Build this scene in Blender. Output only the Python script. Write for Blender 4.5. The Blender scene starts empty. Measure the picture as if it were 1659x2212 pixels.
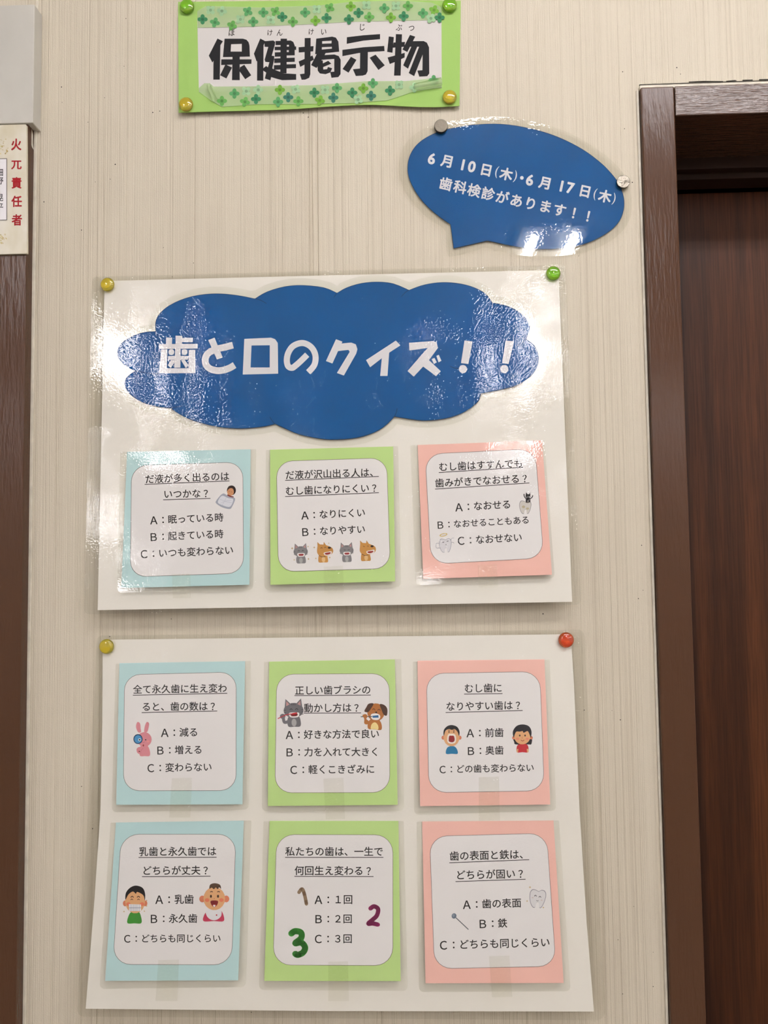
import bpy, bmesh, math, random
from mathutils import Vector, Matrix
from mathutils.geometry import tessellate_polygon

# ------------------------------------------------------------------ camera
W, H = 1659.0, 2212.0
F = 1661.0                                  # focal length in pixels
DIST = 0.70                                 # camera to wall, metres
CZ = 1.55
def _n(v): return v.normalized()
up_c = _n(Vector((-382, 30006, -1661)))     # world up seen in camera space (vertical vanishing point)
rt_c = Vector((50829, 844, 1661))
rt_c = _n(rt_c - up_c * rt_c.dot(up_c))     # world +X in camera space
bk_c = rt_c.cross(up_c)                     # world -Y (towards the viewer) ; X x Z = -Y
R = Matrix((rt_c, -bk_c, up_c))             # camera -> world: rows are world axes in camera space
CAM = Vector((0, -DIST, CZ))
cam = bpy.data.cameras.new('camera')
cam.sensor_fit = 'VERTICAL'; cam.sensor_height = 36.0; cam.lens = F / H * 36.0
cam.clip_start = 0.01
cam_ob = bpy.data.objects.new('camera', cam)
bpy.context.scene.collection.objects.link(cam_ob)
cam_ob.matrix_world = Matrix.Translation(CAM) @ R.to_4x4()
sc = bpy.context.scene
sc.camera = cam_ob

# ------------------------------------------------------------------ world, exposure
wd = bpy.data.worlds.new('world'); sc.world = wd; wd.use_nodes = True
wd.node_tree.nodes['Background'].inputs[0].default_value = (0.8, 0.85, 0.9, 1)
wd.node_tree.nodes['Background'].inputs[1].default_value = 0.0
sc.view_settings.view_transform = 'Standard'
sc.view_settings.look = 'None'
sc.view_settings.gamma = 1
sc.view_settings.use_curve_mapping = False
sc.view_settings.exposure = 0.0
sc.cycles.transparent_max_bounces = 24
sc.cycles.max_bounces = 7
sc.cycles.adaptive_threshold = 0.015
sc.cycles.diffuse_bounces = 4
LAMP = 33.0                                 # radiance of the ceiling lamp tubes
LAMP_NEAR = 25.5                             # tubes of the lamp nearest the wall, dimmed to even out the light
LAMP_COL = (1.0, 0.965, 0.99)

COL = sc.collection
rnd = random.Random(7)

# ------------------------------------------------------------------ helpers
def ray(px, py):
    c = Vector(((px - W / 2) / F, (H / 2 - py) / F, -1.0))
    return R @ c
class Surf:
    """a plane in the world; P() finds the point of it seen at a pixel, e metres proud of it"""
    def __init__(s, a, b, c):
        pts = [s.hit(*p) for p in (a, b, c)]
        n = (pts[1] - pts[0]).cross(pts[2] - pts[0]).normalized()
        if n.y > 0: n = -n
        s.o, s.n = pts[0], n
    @staticmethod
    def hit(px, py, d):
        r = ray(px, py); t = (DIST - d) / r.y
        return CAM + r * t
    def P(s, px, py, e=0.0):
        o = s.o + s.n * e; r = ray(px, py)
        t = (o - CAM).dot(s.n) / r.dot(s.n)
        return CAM + r * t
    def moved(s, e):
        q = Surf.__new__(Surf); q.o = s.o + s.n * e; q.n = s.n; return q
def flat(d): return Surf((0, 0, d), (1000, 0, d), (0, 1000, d))
WALL = flat(0.0)
def XZ(px, py, d=0.0):
    p = Surf.hit(px, py, d); return p.x, p.z

MATS = {}
def s2l(c):
    c /= 255.0
    return c / 12.92 if c <= 0.04045 else ((c + 0.055) / 1.055) ** 2.4
def lin(rgb): return tuple(s2l(v) for v in rgb) + (1.0,)
def base_mat(name):
    m = bpy.data.materials.new(name); m.use_nodes = True
    nt = m.node_tree; b = nt.nodes['Principled BSDF']
    return m, nt, b
def mat(name, rgb, rough=0.6, spec=0.4, grain=0.0, gscale=(900, 900, 900), var=0.0, vscale=(60, 60, 60), coat=0.0, metal=0.0, rgb2=None, transmission=0.0, detail=3.0):
    if name in MATS: return MATS[name]
    m, nt, b = base_mat(name); N, L = nt.nodes, nt.links
    b.inputs['Base Color'].default_value = lin(rgb)
    b.inputs['Roughness'].default_value = rough
    b.inputs['Specular IOR Level'].default_value = spec
    b.inputs['Metallic'].default_value = metal
    b.inputs['Coat Weight'].default_value = coat
    b.inputs['Coat Roughness'].default_value = 0.05
    b.inputs['Transmission Weight'].default_value = transmission
    tc = N.new('ShaderNodeTexCoord')
    if var or rgb2:
        mp = N.new('ShaderNodeMapping'); mp.inputs['Scale'].default_value = vscale
        L.new(tc.outputs['Object'], mp.inputs['Vector'])
        nz = N.new('ShaderNodeTexNoise'); nz.inputs['Scale'].default_value = 1.0; nz.inputs['Detail'].default_value = detail
        L.new(mp.outputs[0], nz.inputs['Vector'])
        rp = N.new('ShaderNodeValToRGB')
        rp.color_ramp.elements[0].position = 0.3; rp.color_ramp.elements[1].position = 0.7
        c2 = rgb2 or tuple(max(0, v * (1 - var)) for v in rgb)
        rp.color_ramp.elements[0].color = lin(c2); rp.color_ramp.elements[1].color = lin(rgb)
        L.new(nz.outputs['Fac'], rp.inputs['Fac']); L.new(rp.outputs['Color'], b.inputs['Base Color'])
    if grain:
        mp = N.new('ShaderNodeMapping'); mp.inputs['Scale'].default_value = gscale
        L.new(tc.outputs['Object'], mp.inputs['Vector'])
        nz = N.new('ShaderNodeTexNoise'); nz.inputs['Scale'].default_value = 1.0; nz.inputs['Detail'].default_value = 4.0
        L.new(mp.outputs[0], nz.inputs['Vector'])
        bp = N.new('ShaderNodeBump'); bp.inputs['Distance'].default_value = grain; bp.inputs['Strength'].default_value = 1.0
        L.new(nz.outputs['Fac'], bp.inputs['Height']); L.new(bp.outputs['Normal'], b.inputs['Normal'])
        if coat: L.new(bp.outputs['Normal'], b.inputs['Coat Normal'])
    MATS[name] = m
    return m
def ink(rgb):
    return mat('ink_%02x%02x%02x' % tuple(int(v) for v in rgb), rgb, rough=0.75, spec=0.2)
def film_mat(name, tint=0.95, peel=0.00008, wave=0.0009, pscale=330, wscale=(16, 16, 5), rough=0.025, pmin=0.12):
    """clear laminating film: mostly see-through, glossy, with the fine crinkle of a laminated surface"""
    if name in MATS: return MATS[name]
    m, nt, b = base_mat(name); N, L = nt.nodes, nt.links
    N.remove(b); out = N['Material Output']
    tr = N.new('ShaderNodeBsdfTransparent'); tr.inputs[0].default_value = (tint, tint, tint * 0.985, 1)
    gl = N.new('ShaderNodeBsdfGlossy'); gl.inputs['Roughness'].default_value = rough; gl.inputs[0].default_value = (1, 1, 1, 1)
    fr = N.new('ShaderNodeFresnel'); fr.inputs['IOR'].default_value = 1.5
    mx = N.new('ShaderNodeMixShader')
    tc = N.new('ShaderNodeTexCoord')
    n1 = N.new('ShaderNodeTexNoise'); n1.inputs['Scale'].default_value = pscale; n1.inputs['Detail'].default_value = 1.0
    L.new(tc.outputs['Object'], n1.inputs['Vector'])
    # crinkle only in patches
    nm = N.new('ShaderNodeTexNoise'); nm.inputs['Scale'].default_value = 22; nm.inputs['Detail'].default_value = 1.0
    L.new(tc.outputs['Object'], nm.inputs['Vector'])
    rp = N.new('ShaderNodeMapRange'); rp.inputs['From Min'].default_value = 0.5; rp.inputs['From Max'].default_value = 0.68
    rp.inputs['To Min'].default_value = pmin; rp.inputs['To Max'].default_value = 1.0
    L.new(nm.outputs['Fac'], rp.inputs['Value'])
    ml = N.new('ShaderNodeMath'); ml.operation = 'MULTIPLY'
    L.new(n1.outputs['Fac'], ml.inputs[0]); L.new(rp.outputs[0], ml.inputs[1])
    b1 = N.new('ShaderNodeBump'); b1.inputs['Distance'].default_value = peel * 10
    L.new(ml.outputs[0], b1.inputs['Height'])
    mp = N.new('ShaderNodeMapping'); mp.inputs['Scale'].default_value = wscale
    L.new(tc.outputs['Object'], mp.inputs['Vector'])
    n2 = N.new('ShaderNodeTexNoise'); n2.inputs['Scale'].default_value = 1.0; n2.inputs['Detail'].default_value = 0.0
    L.new(mp.outputs[0], n2.inputs['Vector'])
    b2 = N.new('ShaderNodeBump'); b2.inputs['Distance'].default_value = wave
    L.new(n2.outputs['Fac'], b2.inputs['Height']); L.new(b1.outputs['Normal'], b2.inputs['Normal'])
    L.new(b2.outputs['Normal'], gl.inputs['Normal']); L.new(b2.outputs['Normal'], fr.inputs['Normal'])
    ge = N.new('ShaderNodeNewGeometry'); inv = N.new('ShaderNodeMath'); inv.operation = 'SUBTRACT'; inv.inputs[0].default_value = 1.0
    L.new(ge.outputs['Backfacing'], inv.inputs[1]); fm = N.new('ShaderNodeMath'); fm.operation = 'MULTIPLY'; fm.use_clamp = True
    L.new(fr.outputs[0], fm.inputs[0]); L.new(inv.outputs[0], fm.inputs[1])
    L.new(fm.outputs[0], mx.inputs[0]); L.new(tr.outputs[0], mx.inputs[1]); L.new(gl.outputs[0], mx.inputs[2])
    L.new(mx.outputs[0], out.inputs['Surface'])
    MATS[name] = m
    return m

def thing(name, loc, label, cat, group=None, kind=None):
    o = bpy.data.objects.new(name, None); COL.objects.link(o); o.location = loc
    o.empty_display_size = 0.02
    if kind: o['kind'] = kind
    if label: o['label'] = label
    if cat: o['category'] = cat
    if group: o['group'] = group
    return o
def tag(o, label=None, cat=None, group=None, kind=None):
    if label: o['label'] = label
    if cat: o['category'] = cat
    if group: o['group'] = group
    if kind: o['kind'] = kind
    return o
def link(name, verts, faces, mats, parent=None, fmats=None, smooth=False):
    root = parent
    off = Vector((0, 0, 0))
    while root is not None:
        off += root.location; root = root.parent
    loc = Vector((0, 0, 0))
    me = bpy.data.meshes.new(name)
    me.from_pydata([tuple(Vector(v) - off) for v in verts], [], faces)
    for m in (mats if isinstance(mats, (list, tuple)) else [mats]): me.materials.append(m)
    if fmats:
        for p, k in zip(me.polygons, fmats): p.material_index = k
    if smooth:
        for p in me.polygons: p.use_smooth = True
    me.validate(); me.update()
    o = bpy.data.objects.new(name, me); COL.objects.link(o)
    if parent is not None: o.parent = parent
    return o
def area2(p): return sum(p[i][0] * p[(i + 1) % len(p)][1] - p[(i + 1) % len(p)][0] * p[i][1] for i in range(len(p)))
def tri(pts, holes=()):
    loops = [[Vector((x, -y, 0)) for x, y in pts]] + [[Vector((x, -y, 0)) for x, y in h] for h in holes]
    flatp = list(pts) + [q for h in holes for q in h]
    out = []
    for t in tessellate_polygon(loops):
        a, b, c = (flatp[i] for i in t)
        cr = (b[0] - a[0]) * (c[1] - a[1]) - (b[1] - a[1]) * (c[0] - a[0])
        if abs(cr) < 1e-9: continue
        out.append(t if cr < 0 else (t[0], t[2], t[1]))     # counter-clockwise seen from the camera
    return flatp, out
def plate(name, pts, surf, e, thick, m, parent=None, holes=(), back_m=None):
    """a thin plate whose front outline is seen at the pixels pts, front e proud of surf"""
    fp, tr_ = tri(pts, holes)
    n = len(fp)
    fr = [surf.P(x, y, e) for x, y in fp]
    bk = [p - surf.n * thick for p in fr]
    faces = [tuple(t) for t in tr_] + [tuple(i + n for i in reversed(t)) for t in tr_]
    def ring(s, k):
        for i in range(k):
            j = (i + 1) % k
            faces.append((s + i, s + j, s + j + n, s + i + n))
    ring(0, len(pts)); s = len(pts)
    for h in holes: ring(s, len(h)); s += len(h)
    return link(name, fr + bk, faces, m, parent)
def spline(pts, closed=False, n=6):
    out = []; k = len(pts)
    rng = range(k if closed else k - 1)
    for i in rng:
        g = (lambda j: pts[j % k]) if closed else (lambda j: pts[max(0, min(k - 1, j))])
        p0, p1, p2, p3 = g(i - 1), g(i), g(i + 1), g(i + 2)
        for s in range(n):
            t = s / n
            out.append(tuple(0.5 * ((2 * p1[a]) + (-p0[a] + p2[a]) * t + (2 * p0[a] - 5 * p1[a] + 4 * p2[a] - p3[a]) * t * t + (-p0[a] + 3 * p1[a] - 3 * p2[a] + p3[a]) * t ** 3) for a in (0, 1)))
    if not closed: out.append(tuple(pts[-1]))
    return out
def ell(cx, cy, rx, ry, rot=0, n=20, a0=0, a1=360):
    r = math.radians(rot); o = []
    full = abs(a1 - a0) >= 360
    for i in range(n if full else n + 1):
        a = math.radians(a0 + (a1 - a0) * i / n)
        x, y = rx * math.cos(a), ry * math.sin(a)
        o.append((cx + x * math.cos(r) - y * math.sin(r), cy + x * math.sin(r) + y * math.cos(r)))
    return o
def stroke(pts, w, cap=False):
    """polygon around a polyline (list of simple polygons: one per run)"""
    k = len(pts); L_, R_ = [], []
    for i in range(k):
        a = pts[max(0, i - 1)]; b = pts[min(k - 1, i + 1)]
        dx, dy = b[0] - a[0], b[1] - a[1]; l = math.hypot(dx, dy) or 1
        nx, ny = -dy / l * w / 2, dx / l * w / 2
        L_.append((pts[i][0] + nx, pts[i][1] + ny)); R_.append((pts[i][0] - nx, pts[i][1] - ny))
    return [[L_[i], L_[i + 1], R_[i + 1], R_[i]] for i in range(k - 1)]
def rrect(c, r, n=6):
    """rounded quadrilateral; c = 4 corners clockwise, r = radius or list of 4"""
    rs = r if isinstance(r, (list, tuple)) else [r] * 4
    out = []
    for i in range(4):
        p = Vector(c[i]); a = (Vector(c[i - 1]) - p); b = (Vector(c[(i + 1) % 4]) - p)
        if rs[i] <= 0: out.append(tuple(p)); continue
        a = p + a.normalized() * rs[i]; b = p + b.normalized() * rs[i]
        for k in range(n + 1):
            t = k / n
            # near-circular quadratic/cubic corner
            q = 0.5523
            c1 = a + (p - a) * q; c2 = b + (p - b) * q
            out.append(tuple(a * (1 - t) ** 3 + c1 * 3 * t * (1 - t) ** 2 + c2 * 3 * t * t * (1 - t) + b * t ** 3))
    return out
def offset_poly(pts, d):
    s = 1 if area2(pts) > 0 else -1
    k = len(pts); out = []
    for i in range(k):
        a, b = pts[i - 1], pts[(i + 1) % k]
        dx, dy = b[0] - a[0], b[1] - a[1]; l = math.hypot(dx, dy) or 1
        out.append((pts[i][0] + s * dy / l * d, pts[i][1] - s * dx / l * d))
    return out

# printing: flat coloured shapes lying on a surface, later shapes lie a hair proud of the earlier
class Print:
    def __init__(s, surf, e, step=1.2e-5):
        s.surf, s.e, s.step, s.k = surf, e, step, 0
        s.v, s.f, s.fm, s.m = [], [], [], []
    def add(s, rgb, polys, holes=()):
        if polys and isinstance(polys[0][0], (int, float)): polys = [polys]
        m = ink(rgb)
        if m not in s.m: s.m.append(m)
        mi = s.m.index(m); s.k += 1
        for p in polys:
            fp, ts = tri(p, holes)
            b = len(s.v)
            s.v += [s.surf.P(x, y, s.e + s.k * s.step) for x, y in fp]
            s.f += [tuple(i + b for i in t) for t in ts]; s.fm += [mi] * len(ts)
    def raw(s, rgb, pts, tris, de=0.0):
        m = ink(rgb)
        if m not in s.m: s.m.append(m)
        mi = s.m.index(m); b = len(s.v)
        s.v += [s.surf.P(x, y, s.e + s.k * s.step + de) for x, y in pts]
        s.f += [tuple(i + b for i in t) for t in tris]; s.fm += [mi] * len(tris)
    def build(s, name, parent): return link(name, s.v, s.f, s.m, parent, s.fm)

GL = {}
_fc = bpy.data.curves.new('glyph', 'FONT'); _fo = bpy.data.objects.new('glyph', _fc)
_fc.resolution_u = 3
def glyph(ch):
    if ch not in GL:
        _fc.body = ch
        COL.objects.link(_fo)
        bpy.context.view_layer.update()
        me = bpy.data.meshes.new_from_object(_fo.evaluated_get(bpy.context.evaluated_depsgraph_get()))
        me.calc_loop_triangles()
        GL[ch] = ([(v.co.x, v.co.y) for v in me.vertices], [tuple(t.vertices) for t in me.loop_triangles])
        bpy.data.meshes.remove(me)
        COL.objects.unlink(_fo)
    return GL[ch]
EMC = 0.0
def put(pr, ch, cx, cy, size, ang=0.0, rgb=(30, 28, 28), bold=0.0, sx=1.0, sy=1.0, em=True, shear=0.0):
    """one character centred on the pixel (cx, cy); ang in radians, clockwise on the picture"""
    v, t = glyph(ch)
    if not v: return
    if em: ox, oy = EMX / 2, EMY
    else:
        ox = (min(q[0] for q in v) + max(q[0] for q in v)) / 2; oy = (min(q[1] for q in v) + max(q[1] for q in v)) / 2
    ca, sa = math.cos(ang), math.sin(ang)
    offs = [(0, 0)] if not bold else [(bold * math.cos(a), bold * math.sin(a)) for a in [0.4 + i * math.pi / (4 if bold > 0.02 else 3) for i in range(8 if bold > 0.02 else 6)]]
    for k, (bx, by) in enumerate(offs):
        pts = []
        for x, y in v:
            u = ((x - ox) / EMX + bx) * size * sx; w = -((y - oy) / EMX + by) * size * sy
            u -= shear * w
            pts.append((cx + u * ca - w * sa, cy + u * sa + w * ca))
        tt = [(a, b, c) for a, b, c in t]
        # keep the winding facing the camera
        if tt:
            a, b, c = (pts[i] for i in tt[0])
            if (b[0] - a[0]) * (c[1] - a[1]) - (b[1] - a[1]) * (c[0] - a[0]) > 0: tt = [(a_, c_, b_) for a_, b_, c_ in tt]
        pr.raw(rgb, pts, tt, k * 3e-6)
# measure the em: advance of one full-width character
_v, _t = glyph('口口'); _v1, _ = glyph('口')
EMX = max(q[0] for q in _v) - max(q[0] for q in _v1)
EMY = (max(q[1] for q in _v1) + min(q[1] for q in _v1)) / 2
def line(pr, text, x0, y0, x1, y1, rgb=(34, 31, 31), bold=0.0, tall=1.0):
    n = len(text); ang = math.atan2(y1 - y0, x1 - x0); s = math.hypot(x1 - x0, y1 - y0) / n
    for i, ch in enumerate(text):
        t = (i + 0.5) / n
        k = 1.12 if ch in 'ＡＢＣ' else 1.0
        put(pr, ch, x0 + (x1 - x0) * t, y0 + (y1 - y0) * t, s * k, ang, rgb, bold, sy=tall, em=ch not in '：？ＡＢＣ')

def boxm(name, x0, x1, y0, y1, z0, z1, m, parent=None, bevel=0.0):
    bm = bmesh.new(); bmesh.ops.create_cube(bm, size=1)
    for v in bm.verts:
        v.co = Vector(((x0 + x1) / 2 + v.co.x * (x1 - x0), (y0 + y1) / 2 + v.co.y * (y1 - y0), (z0 + z1) / 2 + v.co.z * (z1 - z0)))
    if bevel: bmesh.ops.bevel(bm, geom=bm.edges[:], offset=bevel, segments=2, affect='EDGES', profile=0.5)
    bm.verts.ensure_lookup_table()
    v = [q.co.copy() for q in bm.verts]; f = [tuple(q.index for q in p.verts) for p in bm.faces]
    bm.free()
    return link(name, v, f, m, parent)

# ------------------------------------------------------------------ materials
CREAM = (208, 199, 180)
def wall_material():
    m, nt, b = base_mat('ribbed_wall'); N, L = nt.nodes, nt.links
    b.inputs['Roughness'].default_value = 0.55; b.inputs['Specular IOR Level'].default_value = 0.3
    tc = N.new('ShaderNodeTexCoord')
    def noise(scale, detail=2.0):
        mp = N.new('ShaderNodeMapping'); mp.inputs['Scale'].default_value = scale
        L.new(tc.outputs['Object'], mp.inputs['Vector'])
        nz = N.new('ShaderNodeTexNoise'); nz.inputs['Scale'].default_value = 1.0; nz.inputs['Detail'].default_value = detail
        L.new(mp.outputs[0], nz.inputs['Vector']); return nz
    at = N.new('ShaderNodeAttribute'); at.attribute_name = 'groove'
    fine = noise((900, 900, 8), 2.0); big = noise((5, 5, 3), 2.0); patch = noise((14, 14, 2.2), 1.0); dots = noise((900, 900, 900), 1.0)
    # groove shade put into the colour, stronger in some stretches
    mr = N.new('ShaderNodeMapRange'); mr.inputs['From Min'].default_value = 0.35; mr.inputs['From Max'].default_value = 0.65
    mr.inputs['To Min'].default_value = 0.25; mr.inputs['To Max'].default_value = 1.0
    L.new(patch.outputs['Fac'], mr.inputs['Value'])
    f1 = N.new('ShaderNodeMapRange'); f1.inputs['From Min'].default_value = 0.52; f1.inputs['From Max'].default_value = 0.72
    L.new(fine.outputs['Fac'], f1.inputs['Value'])
    ad = N.new('ShaderNodeMath'); ad.operation = 'ADD'; L.new(at.outputs['Fac'], ad.inputs[0])
    h = N.new('ShaderNodeMath'); h.operation = 'MULTIPLY'; h.inputs[1].default_value = 0.2; L.new(f1.outputs[0], h.inputs[0]); L.new(h.outputs[0], ad.inputs[1])
    mu = N.new('ShaderNodeMath'); mu.operation = 'MULTIPLY'; mu.use_clamp = True
    L.new(ad.outputs[0], mu.inputs[0]); L.new(mr.outputs[0], mu.inputs[1])
    m1 = N.new('ShaderNodeMixRGB'); m1.inputs[1].default_value = lin(CREAM); m1.inputs[2].default_value = lin((164, 151, 129))
    L.new(mu.outputs[0], m1.inputs[0])
    m2 = N.new('ShaderNodeMixRGB'); m2.blend_type = 'MULTIPLY'; m2.inputs[0].default_value = 1
    r2 = N.new('ShaderNodeValToRGB'); r2.color_ramp.elements[0].position = 0.3; r2.color_ramp.elements[1].position = 0.7
    r2.color_ramp.elements[0].color = (0.93, 0.925, 0.92, 1); r2.color_ramp.elements[1].color = (1, 1, 1, 1)
    L.new(big.outputs['Fac'], r2.inputs['Fac']); L.new(m1.outputs[0], m2.inputs[1]); L.new(r2.outputs[0], m2.inputs[2])
    L.new(m2.outputs[0], b.inputs['Base Color'])
    b1 = N.new('ShaderNodeBump'); b1.inputs['Distance'].default_value = 0.0004; L.new(fine.outputs['Fac'], b1.inputs['Height'])
    b2 = N.new('ShaderNodeBump'); b2.inputs['Distance'].default_value = 0.0002; L.new(dots.outputs['Fac'], b2.inputs['Height']); L.new(b1.outputs[0], b2.inputs['Normal'])
    L.new(b2.outputs[0], b.inputs['Normal'])
    return m
def door_material():
    m, nt, b = base_mat('veneer'); N, L = nt.nodes, nt.links
    b.inputs['Roughness'].default_value = 0.42; b.inputs['Specular IOR Level'].default_value = 0.2
    tc = N.new('ShaderNodeTexCoord')
    def noise(scale, detail=3.0):
        mp = N.new('ShaderNodeMapping'); mp.inputs['Scale'].default_value = scale
        L.new(tc.outputs['Object'], mp.inputs['Vector'])
        nz = N.new('ShaderNodeTexNoise'); nz.inputs['Scale'].default_value = 1.0; nz.inputs['Detail'].default_value = detail
        L.new(mp.outputs[0], nz.inputs['Vector']); return nz
    a = noise((60, 60, 1.2)); c = noise((600, 600, 18), 4)
    r = N.new('ShaderNodeValToRGB'); e = r.color_ramp.elements
    e[0].position = 0.3; e[0].color = lin((44, 21, 9)); e[1].position = 0.72; e[1].color = lin((84, 46, 22))
    L.new(a.outputs['Fac'], r.inputs['Fac'])
    mx = N.new('ShaderNodeMixRGB'); mx.blend_type = 'MULTIPLY'; mx.inputs[0].default_value = 0.75
    r2 = N.new('ShaderNodeValToRGB'); r2.color_ramp.elements[0].position = 0.35; r2.color_ramp.elements[1].position = 0.6
    r2.color_ramp.elements[0].color = (0.5, 0.45, 0.42, 1)
    L.new(c.outputs['Fac'], r2.inputs['Fac']); L.new(r.outputs[0], mx.inputs[1]); L.new(r2.outputs[0], mx.inputs[2])
    L.new(mx.outputs[0], b.inputs['Base Color'])
    return m
M_WALL = wall_material()
M_DOOR = door_material()
M_BROWN_V = mat('brown_gloss_paint_upright', (80, 54, 38), rough=0.18, spec=0.22, grain=0.00035, gscale=(420, 420, 60))
M_BROWN_H = mat('brown_gloss_paint_level', (80, 56, 42), rough=0.15, spec=0.7, grain=0.0007, gscale=(40, 420, 480))
M_BROWN = mat('brown_gloss_paint', (80, 56, 42), rough=0.4, spec=0.5, grain=0.0002, gscale=(200, 200, 60))
M_RECESS_SHADE = mat('recess_shade_brown', (46, 28, 19), rough=0.5, spec=0.2)  # brown trim coloured darker to stand for the shade in the door recess
M_GREY = mat('grey_paint', (196, 193, 184), rough=0.5, var=0.05, vscale=(30, 30, 12))
M_CREAM = mat('cream_paint', (226, 218, 200), rough=0.45, var=0.12, vscale=(60, 60, 60))
M_ROOM = mat('cream_room_paint', (226, 225, 222), rough=0.8)
M_CEIL = mat('white_ceiling_board', (232, 232, 230), rough=0.85, grain=0.002, gscale=(90, 90, 90))
M_FLOOR = mat('wood_floor', (168, 156, 142), rough=0.4, var=0.25, vscale=(3, 40, 3))
M_PAPER = mat('white_paper', (248, 244, 238), rough=0.8, spec=0.2, grain=0.00003, gscale=(1500, 1500, 1500))
M_PANEL = mat('white_print_paper', (238, 235, 237), rough=0.8, spec=0.2, grain=0.00003, gscale=(1500, 1500, 1500))
M_STRIP = mat('title_strip_paper', (206, 202, 198), rough=0.8, spec=0.2)
M_TGREEN = mat('green_sign_paper', (152, 188, 102), rough=0.85, spec=0.2, grain=0.00005, gscale=(1200, 1200, 1200))
M_BLUE = mat('blue_print_paper', (6, 85, 150), rough=0.8, spec=0.2, var=0.06, vscale=(25, 25, 25))
M_LBLUE = mat('pale_blue_paper', (194, 226, 230), rough=0.85, spec=0.2, grain=0.00005, gscale=(1200, 1200, 1200))
M_GREEN = mat('light_green_paper', (192, 222, 146), rough=0.85, spec=0.2, grain=0.00005, gscale=(1200, 1200, 1200))
M_PINK = mat('salmon_pink_paper', (244, 194, 184), rough=0.85, spec=0.2, grain=0.00005, gscale=(1200, 1200, 1200))
F_SHEET = film_mat('clear_film_sheet', 0.955, peel=0.00004, pscale=560)
F_BUBBLE = film_mat('clear_film_smooth', 0.968, peel=0.00001, wave=0.0002)
F_CARD = film_mat('clear_film_card', 0.968, peel=0.00002, wave=0.0004, pscale=600)
F_CLOUD = film_mat('clear_film_rippled', 0.972, peel=0.00004, wave=0.0009, pscale=480, wscale=(42, 42, 3), pmin=0.3)
F_TAPE = film_mat('clear_tape', 0.982, peel=0.00010, wave=0.002, pscale=420, pmin=0.5)

# ------------------------------------------------------------------ room shell
CEIL = 2.60; X0, X1, Y1 = -3.4, 3.4, -7.8
WT = 0.02
dx0, _ = XZ(1403.5, 900, 0)                       # outer edge of the door jamb
_, dz1 = XZ(1500, 178, 0)                       # top of the door frame
DOOR_W = 0.95
def build_wall():
    cols = []
    x = -0.42
    while x < 0.62:
        cols.append(x); x += rnd.uniform(0.0006, 0.0012)
    # columns across the whole wall; jittered relief along the height
    verts, faces, att = [], [], []
    zs_vis = [0.9 + (2.2 - 0.9) * i / 30 for i in range(31)]
    def strip(xs, zs, relief):
        n0 = len(verts); nz = len(zs)
        for i, xx in enumerate(xs):
            base = rnd.uniform(0.0, 0.3) if i % 2 else rnd.uniform(0.5, 1.5)
            deep = rnd.random() < 0.05
            ph = rnd.uniform(0, 6.28); fr = rnd.uniform(2, 7)
            for z in zs:
                g = (0.35 * base + (0.5 if deep else 0.0)) * (0.7 + 0.3 * math.sin(z * fr + ph))
                if not relief or i in (0, len(xs) - 1): g = 0.0
                jx = 0.0003 * math.sin(z * fr * 2 + ph) if relief and 0 < i < len(xs) - 1 else 0
                verts.append((xx + jx, g * 0.00055, z)); att.append(g)
        for i in range(len(xs) - 1):
            for j in range(nz - 1):
                a = n0 + i * nz + j; b = a + nz
                faces.append((a, b, b + 1, a + 1))
    left = [c for c in cols if c < dx0] + [dx0]
    right = [dx0] + [c for c in cols if c > dx0]
    strip([X0, left[0]], [0, CEIL], False)
    strip(left, [0] + zs_vis + [CEIL], True)
    strip(right, [dz1] + [dz1 + (2.2 - dz1) * i / 6 for i in range(1, 7)] + [CEIL], True)
    strip([right[-1], dx0 + DOOR_W], [dz1, CEIL], False)
    strip([dx0 + DOOR_W, X1], [0, CEIL], False)
    o = link('wall_front', verts, faces, M_WALL)
    a = o.data.attributes.new('groove', 'FLOAT', 'POINT')
    a.data.foreach_set('value', att)
    tag(o, kind='structure')
    return o
wall = build_wall()
tag(boxm('wall_front_backing', X0, dx0, 0.002, 0.12, 0, CEIL, M_ROOM), kind='structure')
bpy.data.objects['wall_front_backing'].parent = wall
ov = boxm('wall_front_lintel', dx0, dx0 + DOOR_W, 0.002, 0.12, dz1, CEIL, M_ROOM, wall)
ow = boxm('wall_front_backing', dx0 + DOOR_W, X1, 0.002, 0.12, 0, CEIL, M_ROOM, wall)
tag(boxm('floor', X0, X1, Y1, 0.3, -0.05, 0, M_FLOOR), kind='structure')
tag(boxm('ceiling', X0, X1, Y1, 0.12, CEIL, CEIL + 0.05, M_CEIL), kind='structure')
tag(boxm('wall_back', X0, X1, Y1 - 0.1, Y1, 0, CEIL, M_ROOM), kind='structure')
tag(boxm('wall_left', X0 - 0.1, X0, Y1, 0.12, 0, CEIL, M_ROOM), kind='structure')
tag(boxm('wall_right', X1, X1 + 0.1, Y1, 0.12, 0, CEIL, M_ROOM), kind='structure')

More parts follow.
